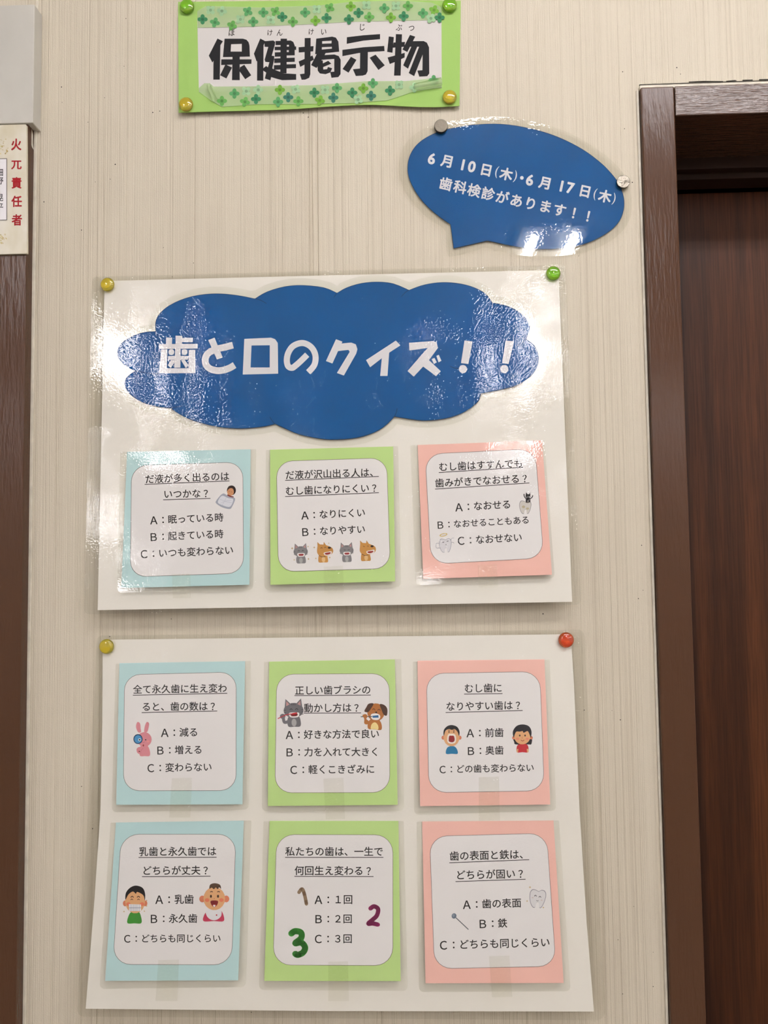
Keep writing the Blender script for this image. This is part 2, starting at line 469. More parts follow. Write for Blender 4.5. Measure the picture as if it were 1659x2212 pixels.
# pin holes and nicks in the wall
holes = [(272,40),(345,91),(268,143),(133,188),(226,211),(134,221),(345,240),(190,264),(85,253),(249,355),(238,387),(206,393),(95,436),(176,497),(353,535),
         (418,568),(372,598),(655,244),(666,253),(330,243),(1349,278),(1150,290),(1250,553),(1366,394),(1345,155),(1462,146),(1470,160),(1386,1178),(1389,1275),(1379,1293),
         (1340,1555),(1322,1535),(370,1337),(1173,1326),(337,1698),(176,1699),(200,1790),(1369,1958),(1411,2057),(1345,2147),(1411,2131),(237,1375),(317,2160),(543,2187),(1262,1534),(1335,2030)]
v, f = [], []
for (hx, hy) in holes:
    r = rnd.uniform(0.8, 1.5); b = len(v)
    for (qx, qy) in ell(hx, hy, r * rnd.uniform(0.7, 1.0), r, n=7): v.append(WALL.P(qx, qy, 0.00012))
    f.append(tuple(b + i for i in reversed(range(7))))
pin = link('pin_holes', v, f, mat('pin_hole_dark', (44, 38, 32), rough=0.9), wall); tag(pin, kind='stuff')

# ------------------------------------------------------------------ ceiling lamps (outside the frame, they light the wall)
def lamp(x, y, label, along='y', power=None, L_=1.2):
    power = power or LAMP
    t = thing('ceiling_light', (x, y, CEIL), label, 'ceiling light', 'fluorescent lamps in rows on the ceiling')
    hx, hy = (L_ / 2 + 0.02, 0.11) if along == 'x' else (0.11, L_ / 2 + 0.02)
    boxm('housing', x - hx, x + hx, y - hy, y + hy, CEIL - 0.03, CEIL, mat('white_metal', (235, 235, 232), rough=0.4), t, 0.004)
    key = 'lamp_tube_%g' % power
    if key not in MATS:
        m, nt, b = base_mat(key)
        b.inputs['Base Color'].default_value = (0.9, 0.9, 0.9, 1)
        b.inputs['Emission Color'].default_value = LAMP_COL + (1,); b.inputs['Emission Strength'].default_value = power
        MATS[key] = m
    m = MATS[key]
    for dy in (-0.06, 0.06):
        v, f = [], []; n = 10
        for k, q in enumerate((-L_ / 2, L_ / 2)):
            for i in range(n):
                a = 2 * math.pi * i / n; c_, s_ = 0.018 * math.cos(a), 0.018 * math.sin(a)
                v.append((x + q, y + dy + c_, CEIL - 0.055 + s_) if along == 'x' else (x + dy + c_, y + q, CEIL - 0.055 + s_))
        for i in range(n): f.append((i, (i + 1) % n, n + (i + 1) % n, n + i))
        f.append(tuple(range(n))[::-1]); f.append(tuple(range(n, 2 * n)))
        link('tube', v, f, m, t)
    return t
lamp(0.45, -0.90, 'twin tube fluorescent ceiling lamp nearest above the poster wall, parallel to it', 'x', LAMP_NEAR)
for yy, r_, xs in ((-2.25, 'second', (-1.15, 0.47, 2.5)), (-4.7, 'added third', (-2.4, 1.45, 2.95)), (-6.8, 'added last', (-2.95, 0.15, 2.4))):  # third and last rows are added, unseen, to fill the light evenly
    for xx, w_ in zip(xs, ('left', 'middle', 'right')):
        lamp(xx, yy, 'twin tube fluorescent ceiling lamp, %s of the %s row' % (w_, r_))

# ------------------------------------------------------------------ door on the right
door = thing('door_1', (dx0, 0, 0), 'dark wood door in a brown painted frame right of the posters', None, kind='structure')
del door['label']
FD = 0.006
ix0, _ = XZ(1481, 900, FD)                       # inner edge of the jamb (front face)
ox0, _ = XZ(1404, 900, 0.0)
ox0 = XZ(1407, 900, FD)[0]
_, hz1 = XZ(1500, 184, FD); _, hz0 = XZ(1500, 248, FD)
_, jz1 = XZ(1420, 187, FD)
ixr = ix0 + 0.82
boxm('jamb', ox0, ix0, -FD, 0.14, 0, jz1, M_BROWN_V, door, 0.0012)
boxm('jamb', ixr, ixr + 0.035, -FD, 0.14, 0, jz1, M_BROWN_V, door, 0.0012)
boxm('door_head', ix0 + 0.0006, ixr - 0.0006, -FD + 0.0004, 0.14, hz0, hz1, M_BROWN_H, door, 0.0008)
boxm('door_stop', ix0, ixr, 0.072, 0.100, hz0 - 0.012, hz0, M_RECESS_SHADE, door)
boxm('door_stop', ix0, ixr, 0.082, 0.104, hz0 - 0.018, hz0 - 0.012, M_RECESS_SHADE, door)
boxm('door_stop', ix0, ix0 + 0.012, 0.072, 0.100, 0, hz0 - 0.012, M_RECESS_SHADE, door)
leaf = boxm('door_leaf', ix0 - 0.004, ixr, 0.110, 0.138, 0.005, XZ(1560, 416, -0.110)[1], M_DOOR, door, 0.0006)
boxm('gap_shade_strip', dx0 - 0.001, ox0 + 0.001, 0.004, 0.006, 0, hz1, M_RECESS_SHADE, door)  # dark strip behind the opening, stands in for the shaded jamb side
# cream filler beads around the frame
_, cz = XZ(1500, 175, 0.003)
boxm('filler_bead', XZ(1381, 176, 0.003)[0], ixr + 0.04, -0.004, 0.002, hz1 - 0.001, hz1 + 0.0030, M_CREAM, door, 0.0008)
for seg in ([(1488, 176.2), (1520, 174.6), (1562, 175.2), (1562, 177.2), (1525, 176.8), (1488, 177.6)], [(1568, 174.6), (1588, 172.8), (1592, 174.6), (1570, 176.6)], [(1604, 172.6), (1626, 171.6), (1626, 173.6), (1605, 174.8)], [(1640, 171.0), (1662, 170.6), (1662, 172.2), (1640, 172.8)]):
    plate('crack', seg, WALL, 0.0003, 0.0002, mat('pin_hole_dark', (0, 0, 0)), door)

# ------------------------------------------------------------------ left: painted post, grey board, plaque
LD = 0.013
lx1 = XZ(52, 900, LD)[0]
post = boxm('trim_1', lx1 - 0.13, lx1, -LD, 0.002, 0, XZ(30, 266, LD)[1], M_BROWN_V, None, 0.0006); tag(post, kind='structure')
gb_x1, gb_z1 = XZ(74.5, 9, 0.0155); gb_z0 = XZ(40, 266, 0.0155)[1]
grey = boxm('grey_board', gb_x1 - 0.14, gb_x1, -0.0155, 0.0, gb_z0, gb_z1, M_GREY, None, 0.0008)
tag(grey, 'plain pale grey painted board above the red lettered plaque, upper left', 'board')
PL = flat(LD + 0.0025)
plq = thing('plaque', PL.P(20, 410), 'worn white plastic plaque with red fire warden lettering on the brown post', 'sign')
plate('board', rrect([(-60, 272), (57, 268.5), (58.5, 547.5), (-60, 551)], [0, 3, 1, 0]), PL, 0, 0.0024, mat('aged_white_plastic', (226, 221, 208), rough=0.35, rgb2=(205, 196, 168), vscale=(45, 45, 25)), plq)
nc = plate('name_card', [(-50, 344), (14.5, 342.5), (14.5, 475), (-50, 477)], PL, 0.0003, 0.0003, M_PANEL, plq)
pr = Print(PL, 0.00032)
pr.add((90, 86, 80), [[(-50, 343.5), (14.8, 342), (14.8, 343.3), (-50, 344.8)], [(13.8, 343), (15.2, 343), (15.2, 475.5), (13.8, 475.5)], [(-50, 476), (14.8, 474.4), (14.8, 475.6), (-50, 477.4)]])
for ch, y in (('細', 373), ('野', 391), ('晃', 427), ('平', 447)): put(pr, ch, -1, y, 17, 0, (60, 58, 58), 0.012)
pr.build('name_lettering', plq)
pr = Print(PL, 0.00006)
for ch, y, sy in (('火', 313, 1.15), ('兀', 356, 0.95), ('責', 396, 1.1), ('任', 436, 1.1), ('者', 476, 1.1)):
    put(pr, ch, 35 + (y - 313) * 0.01, y, 23, 0, (160, 32, 40), 0.03, sy=sy)
pr.build('red_lettering', plq)
pr = Print(PL, 0.00004)
for i in range(40):
    cx_, cy_ = (rnd.gauss(5, 5), rnd.gauss(516, 6)) if i < 22 else (rnd.uniform(0, 18), rnd.uniform(300, 332))
    pr.add(rnd.choice([(196, 178, 120), (214, 200, 150), (184, 160, 104), (206, 194, 160)]), ell(cx_, cy_, rnd.uniform(0.8, 3), rnd.uniform(0.6, 2), rnd.uniform(0, 90), 7))
tag(pr.build('glue_stains', plq), kind='stuff')
# chipped paint on the post edge
chip = link('paint_chip', *(lambda q: ([WALL.P(x, y, 0.0135) if k < 0 else Surf.hit(x, y, 0.006) for k, (x, y) in enumerate(q)], [tuple(range(len(q)))[::-1]]))([(68, 276), (71, 290), (71, 310), (73, 324), (69, 318), (66, 305), (67, 290)]), M_CREAM, post)

for a_, b_, y_ in ((72.5, 79.0, 300), (1397.0, 1402.5, 900)):
    boxm('edge_bead', XZ(a_, y_, 0.0015)[0], XZ(b_, y_, 0.0015)[0], -0.0016, 0.0008, 0, CEIL if a_ < 200 else hz1, M_CREAM, wall, 0.0006)

# ------------------------------------------------------------------ magnets
def dome(name, r, h, m, parent, y0=0.0, steel=False):
    v, f = [], []; n = 28
    if steel: prof = [(0, h), (r * 0.93, h), (r * 0.985, h * 0.93), (r, h * 0.8), (r, 0), (0, 0)]
    else:
        prof = [(0, h)] + [(r * math.sin(a), h * 0.25 + h * 0.75 * math.cos(a)) for a in [i * math.pi / 2 / 8 for i in range(1, 9)]] + [(r * 0.96, 0.0), (0, 0)]
    rings = []
    for (rr, hh) in prof:
        if rr == 0: rings.append([len(v)]); v.append((0, -(y0 + hh), 0)); continue
        rings.append(list(range(len(v), len(v) + n)))
        for i in range(n):
            a = 2 * math.pi * i / n; v.append((rr * math.cos(a), -(y0 + hh), rr * math.sin(a)))
    for A, B in zip(rings, rings[1:]):
        for i in range(n):
            j = (i + 1) % n
            if len(A) == 1: f.append((A[0], B[i], B[j]))
            elif len(B) == 1: f.append((A[i], B[0], A[j]))
            else: f.append((A[i], B[i], B[j], A[j]))
    me = bpy.data.meshes.new(name); me.from_pydata(v, [], f); me.materials.append(m)
    bm = bmesh.new(); bm.from_mesh(me); bmesh.ops.recalc_face_normals(bm, faces=bm.faces[:]); bm.to_mesh(me); bm.free()
    for p in me.polygons: p.use_smooth = not steel or len(p.vertices) == 4
    o = bpy.data.objects.new(name, me); COL.objects.link(o); o.parent = parent
    return o
def resin(name, rgb):
    if name in MATS: return MATS[name]
    m, nt, b = base_mat(name); N, L = nt.nodes, nt.links
    b.inputs['Base Color'].default_value = lin(rgb); b.inputs['Roughness'].default_value = 0.04
    b.inputs['IOR'].default_value = 1.5; b.inputs['Transmission Weight'].default_value = 0.8
    b.inputs['Coat Weight'].default_value = 0.6; b.inputs['Coat Roughness'].default_value = 0.03
    MATS[name] = m; return m
RES = {'green': ((185, 240, 70), (210, 245, 110)), 'yellow': ((250, 236, 84), (255, 240, 130)), 'orange': ((255, 128, 66), (255, 140, 90))}
protos = {}
def magnet(px, py, rpx, d, kind, label):
    p = Surf.hit(px, py, d); sc_ = rpx / 16.0
    if kind in protos:
        src = protos[kind]; t = src.copy(); COL.objects.link(t)
        for ch in list(src.children):
            c = ch.copy(); COL.objects.link(c); c.parent = t
    else:
        t = bpy.data.objects.new(kind + '_magnet' if kind not in ('steel', 'shiny') else 'steel_magnet', None); COL.objects.link(t); t.empty_display_size = 0.01
        if kind == 'shiny':
            dome('disc', 0.0066, 0.0030, mat('shiny_steel', (120, 114, 104), rough=0.13, metal=1.0, grain=0.0012, gscale=(260, 260, 260)), t, 0, True)
        elif kind == 'steel':
            dome('disc', 0.0066, 0.0030, mat('brushed_steel', (100, 94, 84), rough=0.45, metal=1.0, grain=0.0003, gscale=(500, 500, 500)), t, 0, True)
        else:
            dome('base', 0.0060, 0.0008, mat(kind + '_base', RES[kind][1], rough=0.5), t)
            dome('dome', 0.0068, 0.0042, resin(kind + '_resin', RES[kind][0]), t, 0.0008)
        protos[kind] = t
    t.location = p; t.scale = (sc_,) * 3
    tag(t, label, 'magnet', {'shiny': 'plain steel disc magnets', 'steel': 'plain steel disc magnets', 'green': 'green dome magnets', 'yellow': 'yellow dome magnets', 'orange': 'orange dome magnets'}[kind])
    return t

# ------------------------------------------------------------------ title sign
TS = Surf((400, 10, 0.0012), (980, 5, 0.0012), (980, 230, 0.004))
ts = thing('title_sign', TS.P(690, 120), 'green paper title sign with bold black lettering between clover tapes at the top', 'sign')
c1 = lambda u, v_: (360 + u * 0.39783, v_ * 0.39783)
grn = spline([c1(1590, 575), c1(1450, 582), c1(1300, 578), c1(1150, 570), c1(1050, 570), c1(900, 577), c1(750, 588), c1(600, 596), c1(400, 602), c1(200, 607), c1(65, 612)], n=3)
plate('backing_paper', [c1(62, 10), c1(600, 4), c1(1000, -2), c1(1597, 3)] + grn, TS, 0, 0.0004, M_TGREEN, ts)
plate('paper_strip', [c1(166, 100), c1(800, 88), c1(1000, 70), c1(1492, 66), c1(1494, 478), c1(1300, 480), c1(1000, 485), c1(700, 490), c1(175, 500)], TS, 0.0002, 0.0002, M_STRIP, ts)
a5 = lambda u, v_: (440 + u / 6.381, 60 + v_ / 6.385)
a6 = lambda u, v_: (680 + u / 6.381, 60 + v_ / 6.385)
def Q(fn, *p): return [fn(p[i], p[i + 1]) for i in range(0, len(p), 2)]
BLK = (34, 34, 36)
def rect(fn, x0, y0, x1, y1): return Q(fn, x0, y0, x1, y0, x1, y1, x0, y1)
def arcs(pts): return pts
chars = {
 'ho': [(Q(a5, 190,148,265,185,230,240,222,715,132,715,135,455,120,480,70,385), ()),
        (Q(a5, 288,150,540,150,590,165,620,200,632,250,637,398,265,405), (Q(a5, 378,228,525,222,525,328,372,328),)),
        (Q(a5, 397,395,497,395,497,722,390,722), ()), (Q(a5, 243,435,660,435,658,497,240,515), ()),
        (Q(a5, 300,505,392,548,313,700,225,655), ()), (Q(a5, 560,510,655,655,572,710,495,600,500,545), ())],
 'ken': [(Q(a5, 780,148,850,185,825,240,822,730,735,728,737,460,728,462,692,358), ()),
         (Q(a5, 835,185,960,175,985,195,980,240,938,385,975,390,970,440,945,560,1000,588,1060,610,1085,628,1275,638,1275,718,1080,722,1010,705,930,680,920,725,842,700,862,620,820,590,820,560,860,527,885,545,905,475,850,470,840,440,890,265,840,262), ()),
         (Q(a5, 1060,150,1148,150,1142,628,1055,628), ())] +
        [(Q(a5, x0, y0, x1, y0 - 5, x1, y1 - 5, x0, y1), ()) for x0, y0, x1, y1 in
          ((990,182,1200,240),(978,262,1275,310),(980,340,1100,400),(972,424,1100,486),(968,516,1100,580),(1100,417,1255,474),(1100,506,1273,562))] +
        [(Q(a5, 1140,176,1200,175,1235,195,1255,245,1255,380,1140,382), (Q(a5, 1147,230,1175,230,1175,262,1147,262), Q(a5, 1145,308,1173,308,1173,335,1145,335)))],
 'kei': [(Q(a5, 1392,142,1475,140,1470,640,1455,690,1400,715,1350,718,1325,640,1388,632), ()), (Q(a5, 1308,268,1515,252,1510,325,1310,342), ()), (Q(a5, 1308,465,1500,382,1520,440,1330,540), ()),
         (Q(a6, 20,150,240,122,290,135,325,190,337,330,5,365), (Q(a6, 102,185,232,178,230,215,102,220), Q(a6, 98,268,235,262,235,288,97,300))),
         (Q(a6, 30,355,150,345,130,390,24,555,-51,515), ()),
         (Q(a6, 85,380,270,368,330,390,357,440,355,640,325,680,230,690,212,610,268,605,268,430,60,445), ()),
         (Q(a6, 110,492,185,455,228,495,110,545), ()), (Q(a6, 35,450,110,450,118,575,170,570,180,540,240,558,215,615,150,640,70,630,40,590), ())],
 'ji': [(Q(a6, 442,130,670,103,900,87,900,157,670,178,440,222), ()), (Q(a6, 380,305,670,268,957,250,962,322,720,336,600,350,380,392), ()),
        (Q(a6, 625,345,732,335,728,600,705,645,660,660,565,665,525,572,622,562), ()), (Q(a6, 498,400,575,442,465,620,383,568), ()), (Q(a6, 755,413,838,370,965,518,877,582), ())],
 'butsu': [(Q(a6, 1020,120,1090,128,1070,345,997,332), ()), (Q(a6, 1085,203,1245,195,1235,262,1075,275), ()), (Q(a6, 1118,87,1202,90,1183,660,1092,660), ()),
           (Q(a6, 1003,410,1195,358,1240,345,1238,410,1110,470,1033,500), ()), (Q(a6, 1312,98,1385,122,1275,335,1208,300), ()),
           (Q(a6, 1340,185,1500,183,1545,205,1575,270,1578,630,1550,668,1440,675,1413,590,1483,585,1487,370,1370,668,1295,625,1438,262,1412,262,1285,565,1218,518,1330,262,1280,262), ())]}
for nm, shp in chars.items():
    pr = Print(TS, 0.00022, 3e-6)
    for p, hs in shp: pr.add(BLK, p, hs)
    pr.build('big_character', ts)
for ch, x, y, s_ in (('ほ', 500, 71, 15), ('け', 583, 71, 13), ('ん', 604, 71, 14), ('け', 672, 69, 13), ('い', 699, 69, 14), ('じ', 782, 59, 15), ('ぶ', 862, 60, 14), ('つ', 889, 61, 14)):
    pr = Print(TS, 0.00022); put(pr, ch, x, y, s_, -0.04, (48, 40, 34), 0.012, sy=1.15, shear=0.1); pr.build('handwritten_character', ts)
# washi tapes with clover print
def washi_mat():
    m, nt, b = base_mat('washi_tape'); N, L = nt.nodes, nt.links
    b.inputs['Base Color'].default_value = lin((205, 226, 176)); b.inputs['Roughness'].default_value = 0.7
    tr = N.new('ShaderNodeBsdfTransparent'); tr.inputs[0].default_value = (0.93, 0.97, 0.90, 1)
    mx = N.new('ShaderNodeMixShader'); mx.inputs[0].default_value = 0.42
    L.new(tr.outputs[0], mx.inputs[1]); L.new(b.outputs[0], mx.inputs[2]); L.new(mx.outputs[0], N['Material Output'].inputs['Surface'])
    return m
M_WASHI = washi_mat()
tp1 = plate('clover_tape', [c1(166, 60), c1(215, 32), c1(500, 40), c1(820, 30), c1(1000, 10), c1(1250, 2), c1(1440, 14), c1(1492, 40), c1(1494, 108), c1(1250, 112), c1(1000, 118), c1(700, 135), c1(400, 146), c1(168, 150)], TS, 0.0006, 0.0002, M_WASHI, ts)
tp2 = plate('clover_tape', [c1(175, 478), c1(205, 452), c1(235, 452), c1(255, 470), c1(500, 468), c1(800, 462), c1(1100, 440), c1(1300, 440), c1(1440, 425), c1(1492, 422), c1(1494, 475), c1(1350, 495), c1(1200, 545), c1(1000, 560), c1(700, 566), c1(500, 566), c1(300, 580), c1(240, 545), c1(175, 498)], TS, 0.0006, 0.0002, M_WASHI, ts)
def clover(pr, cx, cy, s, rot, rgb, miss=None):
    for k in range(4):
        if k == miss: continue
        a = math.radians(rot + 90 * k)
        pr.add(rgb, ell(cx + math.cos(a) * s * 0.52, cy + math.sin(a) * s * 0.52, s * 0.46, s * 0.40, rot + 90 * k, 9))
    pr.add(tuple(int(v * 0.82) for v in rgb), ell(cx, cy, s * 0.3, s * 0.3, 0, 8))
CG = [(84, 148, 92), (58, 124, 84), (110, 160, 60), (60, 116, 96), (146, 182, 140), (96, 156, 80)]
tops = [(195,105,0,1),(238,55,1,4),(262,122,5,0),(300,60,3,4),(400,105,1,4),(440,62,4,0),(470,118,0,0),(355,138,2,5),(525,68,0,0),(565,108,1,4),(590,62,4,5),(628,92,0,1),(685,118,0,5),(752,68,0,0),(808,112,0,2),(815,50,1,4),(868,98,0,1),(885,42,4,5),(1000,35,0,2),(990,105,0,1),(1042,70,0,1),(1085,28,1,4),(1100,92,0,5),(1182,45,0,0),(1245,32,1,4),(1310,32,0,5),(1218,95,0,2),(1287,88,0,1),(1392,72,0,0),(1452,55,2,2),(1435,100,4,4),(1482,95,0,1)]
bots = [(368,508,0,0),(432,495,1,4),(300,548,0,5),(497,488,0,4),(485,538,0,1),(425,553,5,5),(615,488,0,2),(605,553,0,0),(660,528,0,3),(700,485,4,4),(715,550,0,5),(802,503,0,1),(860,488,1,4),(832,545,5,2),(905,530,0,3),(925,478,0,0),(1008,503,0,1),(1040,540,4,4),(1068,480,0,2),(1110,520,0,3),(1120,452,0,0),(1213,492,0,1),(1262,460,1,4),(1345,475,0,4),(1450,435,0,0)]
for tp, lst in ((tp1, tops), (tp2, bots)):
    pr = Print(TS, 0.00062, 2e-6)
    for (u, v_, r_, ci) in lst:
        x, y = c1(u, v_); clover(pr, x, y, 11.5, {0: 0, 1: 45, 2: 20, 3: 10, 4: 30, 5: 15}[r_], CG[ci])
    o = pr.build('clover_print', ts); o.parent = tp
# the loose tape end rolled over
def roll(name, a, b, r, parent, m):
    A, B = TS.P(*a, 0.0006 + r), TS.P(*b, 0.0006 + r * 1.3); ax = (B - A).normalized(); u_ = TS.n; w_ = ax.cross(u_); v, f = [], []; n = 14
    for k, P_ in enumerate((A, B)):
        for i in range(n):
            t_ = 5.2 * i / (n - 1); v.append(P_ + (u_ * math.cos(t_) + w_ * math.sin(t_)) * r * (1 + 0.25 * k))
    for i in range(n - 1): f.append((i, i + 1, n + i + 1, n + i))
    return link(name, v, f, m, parent, smooth=True)
roll('curled_tape_end', c1(1345, 470), c1(1494, 440), 0.0026, tp2, M_WASHI)
roll('curled_tape_end', c1(228, 462), c1(262, 540), 0.0020, tp2, M_WASHI)

magnet(405, 17, 16.5, 0.0018, 'green', 'green dome magnet at the left top corner of the title sign')
magnet(971, 14, 16.5, 0.0018, 'green', 'green dome magnet at the right top corner of the title sign')
magnet(403, 228, 16, 0.0040, 'yellow', 'yellow dome magnet at the left bottom corner of the title sign')
magnet(971, 212, 15.5, 0.0042, 'yellow', 'yellow dome magnet at the right bottom corner of the title sign')

# ------------------------------------------------------------------ speech bubble notice
BS = Surf((950, 270, 0.0012), (1345, 400, 0.0012), (980, 530, 0.0018))
bt = thing('speech_bubble_notice', BS.P(1110, 400), 'blue speech bubble shaped notice in clear film, hung upper right beside the door', 'notice')
b2 = lambda u, v_: (860 + u * 0.31344, 240 + v_ * 0.31344)
seg1 = [b2(*p) for p in [(615,893),(730,918),(850,940),(960,951),(1080,950),(1200,937),(1300,910),(1400,865),(1480,810),(1530,750),(1555,680),(1558,610),(1540,540),(1510,480),(1460,418),(1400,358),(1300,281),(1200,223),(1100,177),(1000,142),(900,117),(800,98),(700,88),(600,88),(480,98),(400,112),(330,126),(260,148),(170,196),(110,253),(75,322),(65,390),(72,450),(100,520),(150,600),(220,675),(300,740),(360,780)]]
bub = spline(seg1, n=3) + [b2(370, 850), b2(383, 946), b2(480, 925)]
bub = bub[::-1]
plate('blue_paper', bub, BS, 0.0, 0.0003, M_BLUE, bt)
pr = Print(BS, 0.00003)
rim = offset_poly(bub, -1.0)
pr.add((18, 50, 96), [[bub[i], bub[(i + 1) % len(bub)], rim[(i + 1) % len(bub)], rim[i]] for i in range(len(bub))])
pr.build('dark_outline', bt)
WHT = (226, 224, 230)
def prt_line(items, size, ang, bold):
    pr = Print(BS, 0.00008)
    for ch, u, v_ in items:
        x, y = b2(u, v_); put(pr, ch, x, y, size * (1.15 if ch in '610７17' else 1.0) , ang, WHT, bold, em=ch not in '6107・()！', sx=1.0 if ch not in '()' else 0.9)
    return pr
prt_line([('6',232,328),('月',340,348),('1',447,370),('0',508,383),('日',607,408),('木',745,437),('・',853,460),('6',908,475),('月',1015,498),('1',1127,517),('7',1187,530),('日',1288,555),('木',1425,590)], 28, math.atan(0.2205), 0.036).build('date_line', bt)
for q in [('(',680,420),(')',808,450),('(',1358,573),(')',1488,605)]: prt_line([q], 28, math.atan(0.2205), 0.0).build('bracket', bt)
prt_line([('歯',328,505),('科',427,527),('検',523,550),('診',620,573),('が',717,597),('あ',815,620),('り',913,640),('ま',1015,660),('す',1113,685),('！',1212,703),('！',1310,725)], 29, math.atan(0.224), 0.026).build('notice_line', bt)
fo = [b2(*p) for p in [(600,940),(540,960),(383,1000),(340,990),(330,900),(320,815),(200,735),(110,640),(50,560),(10,450),(5,360),(30,260),(90,180),(200,110),(330,75),(480,52),(650,38),(820,50),(1000,90),(1180,150),(1330,235),(1460,330),(1560,440),(1600,560),(1608,680),(1580,780),(1500,870),(1380,940),(1250,980),(1080,1000),(900,1000),(740,975)]]
plate('clear_film', spline(fo, True, 3), BS, 0.0005, 0.0002, F_BUBBLE, bt)
magnet(952.5, 275, 15.3, 0.0022, 'steel', 'dull grey steel disc magnet at the top left of the blue bubble notice')
magnet(1345, 395, 14.8, 0.0022, 'shiny', 'shiny steel disc magnet at the right end of the blue bubble notice')

# ------------------------------------------------------------------ the two laminated sheets
US = Surf((226, 607, 0.0012), (1206, 582, 0.0012), (700, 1310, 0.0165))
LS = Surf((224, 1380, 0.0012), (1233, 1368, 0.0012), (700, 2182, 0.0200))
us = thing('laminated_sheet', US.P(716, 950), 'large laminated white sheet hanging above, with the blue cloud and three quiz cards', 'poster', 'large laminated quiz sheets')
plate('white_sheet', [(226, 607), (700, 595), (1206, 583), (1236, 1300), (720, 1309), (211, 1318)], US, 0, 0.0004, M_PAPER, us)
plate('clear_film', rrect([(199, 598), (1221, 572), (1256, 1306), (181, 1327)], [10, 8, 12, 12]), US, 0.0004, 0.0003, F_SHEET, us)
ls = thing('laminated_sheet', LS.P(730, 1780), 'large laminated white sheet hanging below, with six quiz cards in two rows', 'poster', 'large laminated quiz sheets')
plate('white_sheet', [(222, 1382), (1233, 1370), (1240, 1480), (1252, 1750), (1267, 1990), (1283, 2185), (700, 2184), (185, 2179), (204, 1945), (217, 1750), (221, 1560)], LS, 0, 0.0004, M_PAPER, ls)
plate('clear_film', rrect([(210, 1373), (1261, 1360), (1309, 2204), (166, 2196)], [10, 12, 22, 16]), LS, 0.0004, 0.0003, F_SHEET, ls)
for m_ in ((234, 616, 15.3, 'yellow', 'yellow dome magnet at the left top corner of the upper laminated sheet'), (1194.5, 592, 15.5, 'green', 'bright green dome magnet at the right top corner of the upper laminated sheet'),
           (232, 1396, 16, 'yellow', 'yellow dome magnet at the left top corner of the lower laminated sheet'), (1222, 1382, 16.3, 'orange', 'orange red dome magnet at the right top corner of the lower laminated sheet')):
    magnet(m_[0], m_[1], m_[2], 0.0026, m_[3], m_[4])

# cloud notice
CS = US.moved(0.0018)
ct = thing('cloud_notice', CS.P(710, 780), 'blue cloud shaped title notice with white lettering on the upper sheet', 'notice')
lobes = [
 [(335.8,715.6),(337,690),(355,667),(388,648.5),(427,637.5),(469,634),(511.5,637.5),(550.6,645)],
 [(550.6,645),(576.6,630),(616,618.6),(655,616),(700,621),(728,632.7)],
 [(728,632.7),(749,621),(780,611.7),(815,608.6),(850,612.4),(883.5,626.4)],
 [(883.5,626.4),(910,616.6),(938,611),(966,609.6),(997,613),(1025,621),(1050,635),(1063.6,653.7)],
 [(1063.6,653.7),(1091.5,659),(1119.5,672),(1139,691),(1145,710),(1137,732)],
 [(1137,732),(1154.5,746),(1164,770),(1161.5,791),(1147.5,812),(1119.5,831),(1084.6,841.4),(1039,850)],
 [(1039,850),(1034,866),(1014.6,883),(986.7,897.4),(951.7,906),(916.7,908.6),(885,905.4),(852,900)],
 [(852,900),(840,913),(819,929),(784,943),(742,949),(700,949),(648,939),(616,926),(594.5,916)],
 [(594.5,916),(567,922),(518,926),(469,922),(420,910),(388,895),(368,881.6)],
 [(368,881.6),(342,879),(306.5,869),(280,851),(269,832),(272,817),(284,806),(292,801.5)],
 [(292,801.5),(267.4,788),(254.4,771.6),(253.4,755),(264,739),(290,724),(313,717),(335.8,715.6)]]
cl = []
for lb in lobes: cl += spline(lb, n=3)[:-1]
plate('blue_paper', cl, CS, 0, 0.0003, M_BLUE, ct)
pr = Print(CS, 0.00003, 4e-6)
DB = (16, 48, 92)
inn = offset_poly(cl, -1.0)
pr.add(DB, [[cl[i], cl[(i + 1) % len(cl)], inn[(i + 1) % len(cl)], inn[i]] for i in range(len(cl))])
pr.build('dark_outline', ct)
pr = Print(CS, 0.00005, 4e-6)
for arc in ([(550.6,645),(563,648.5),(576,656)], [(335.8,716),(337,720),(341,725)], [(292,801),(318,806),(344,807.5)], [(368,881.6),(381,879),(393,877)], [(594.5,916),(588,909),(583,901)],
            [(728,632.7),(724,638),(721,643)], [(883.5,626.4),(875,632),(867,641)], [(1063.6,653.7),(1064,660),(1064,663)], [(1137,732),(1127,741),(1114,748)], [(972,791),(982,795),(992,796)], [(852,900),(856,891),(858,882)]):
    pr.add(DB, stroke(spline(arc, n=4), 1.3))
tag(pr.build('inner_lines', ct), kind='stuff')
a3 = lambda u, v_: (330 + u * 0.2592, 710 + v_ * 0.2592)
a4 = lambda u, v_: (720 + u * 0.27728, 710 + v_ * 0.27728)
def SP(fn, w, *p): return stroke(spline([fn(p[i], p[i + 1]) for i in range(0, len(p), 2)], n=6), w)
def CI(fn, u, v_, r): x, y = fn(u, v_); k = 0.2592 if fn is a3 else 0.27728; return ell(x, y, r * k, r * k, 0, 18)
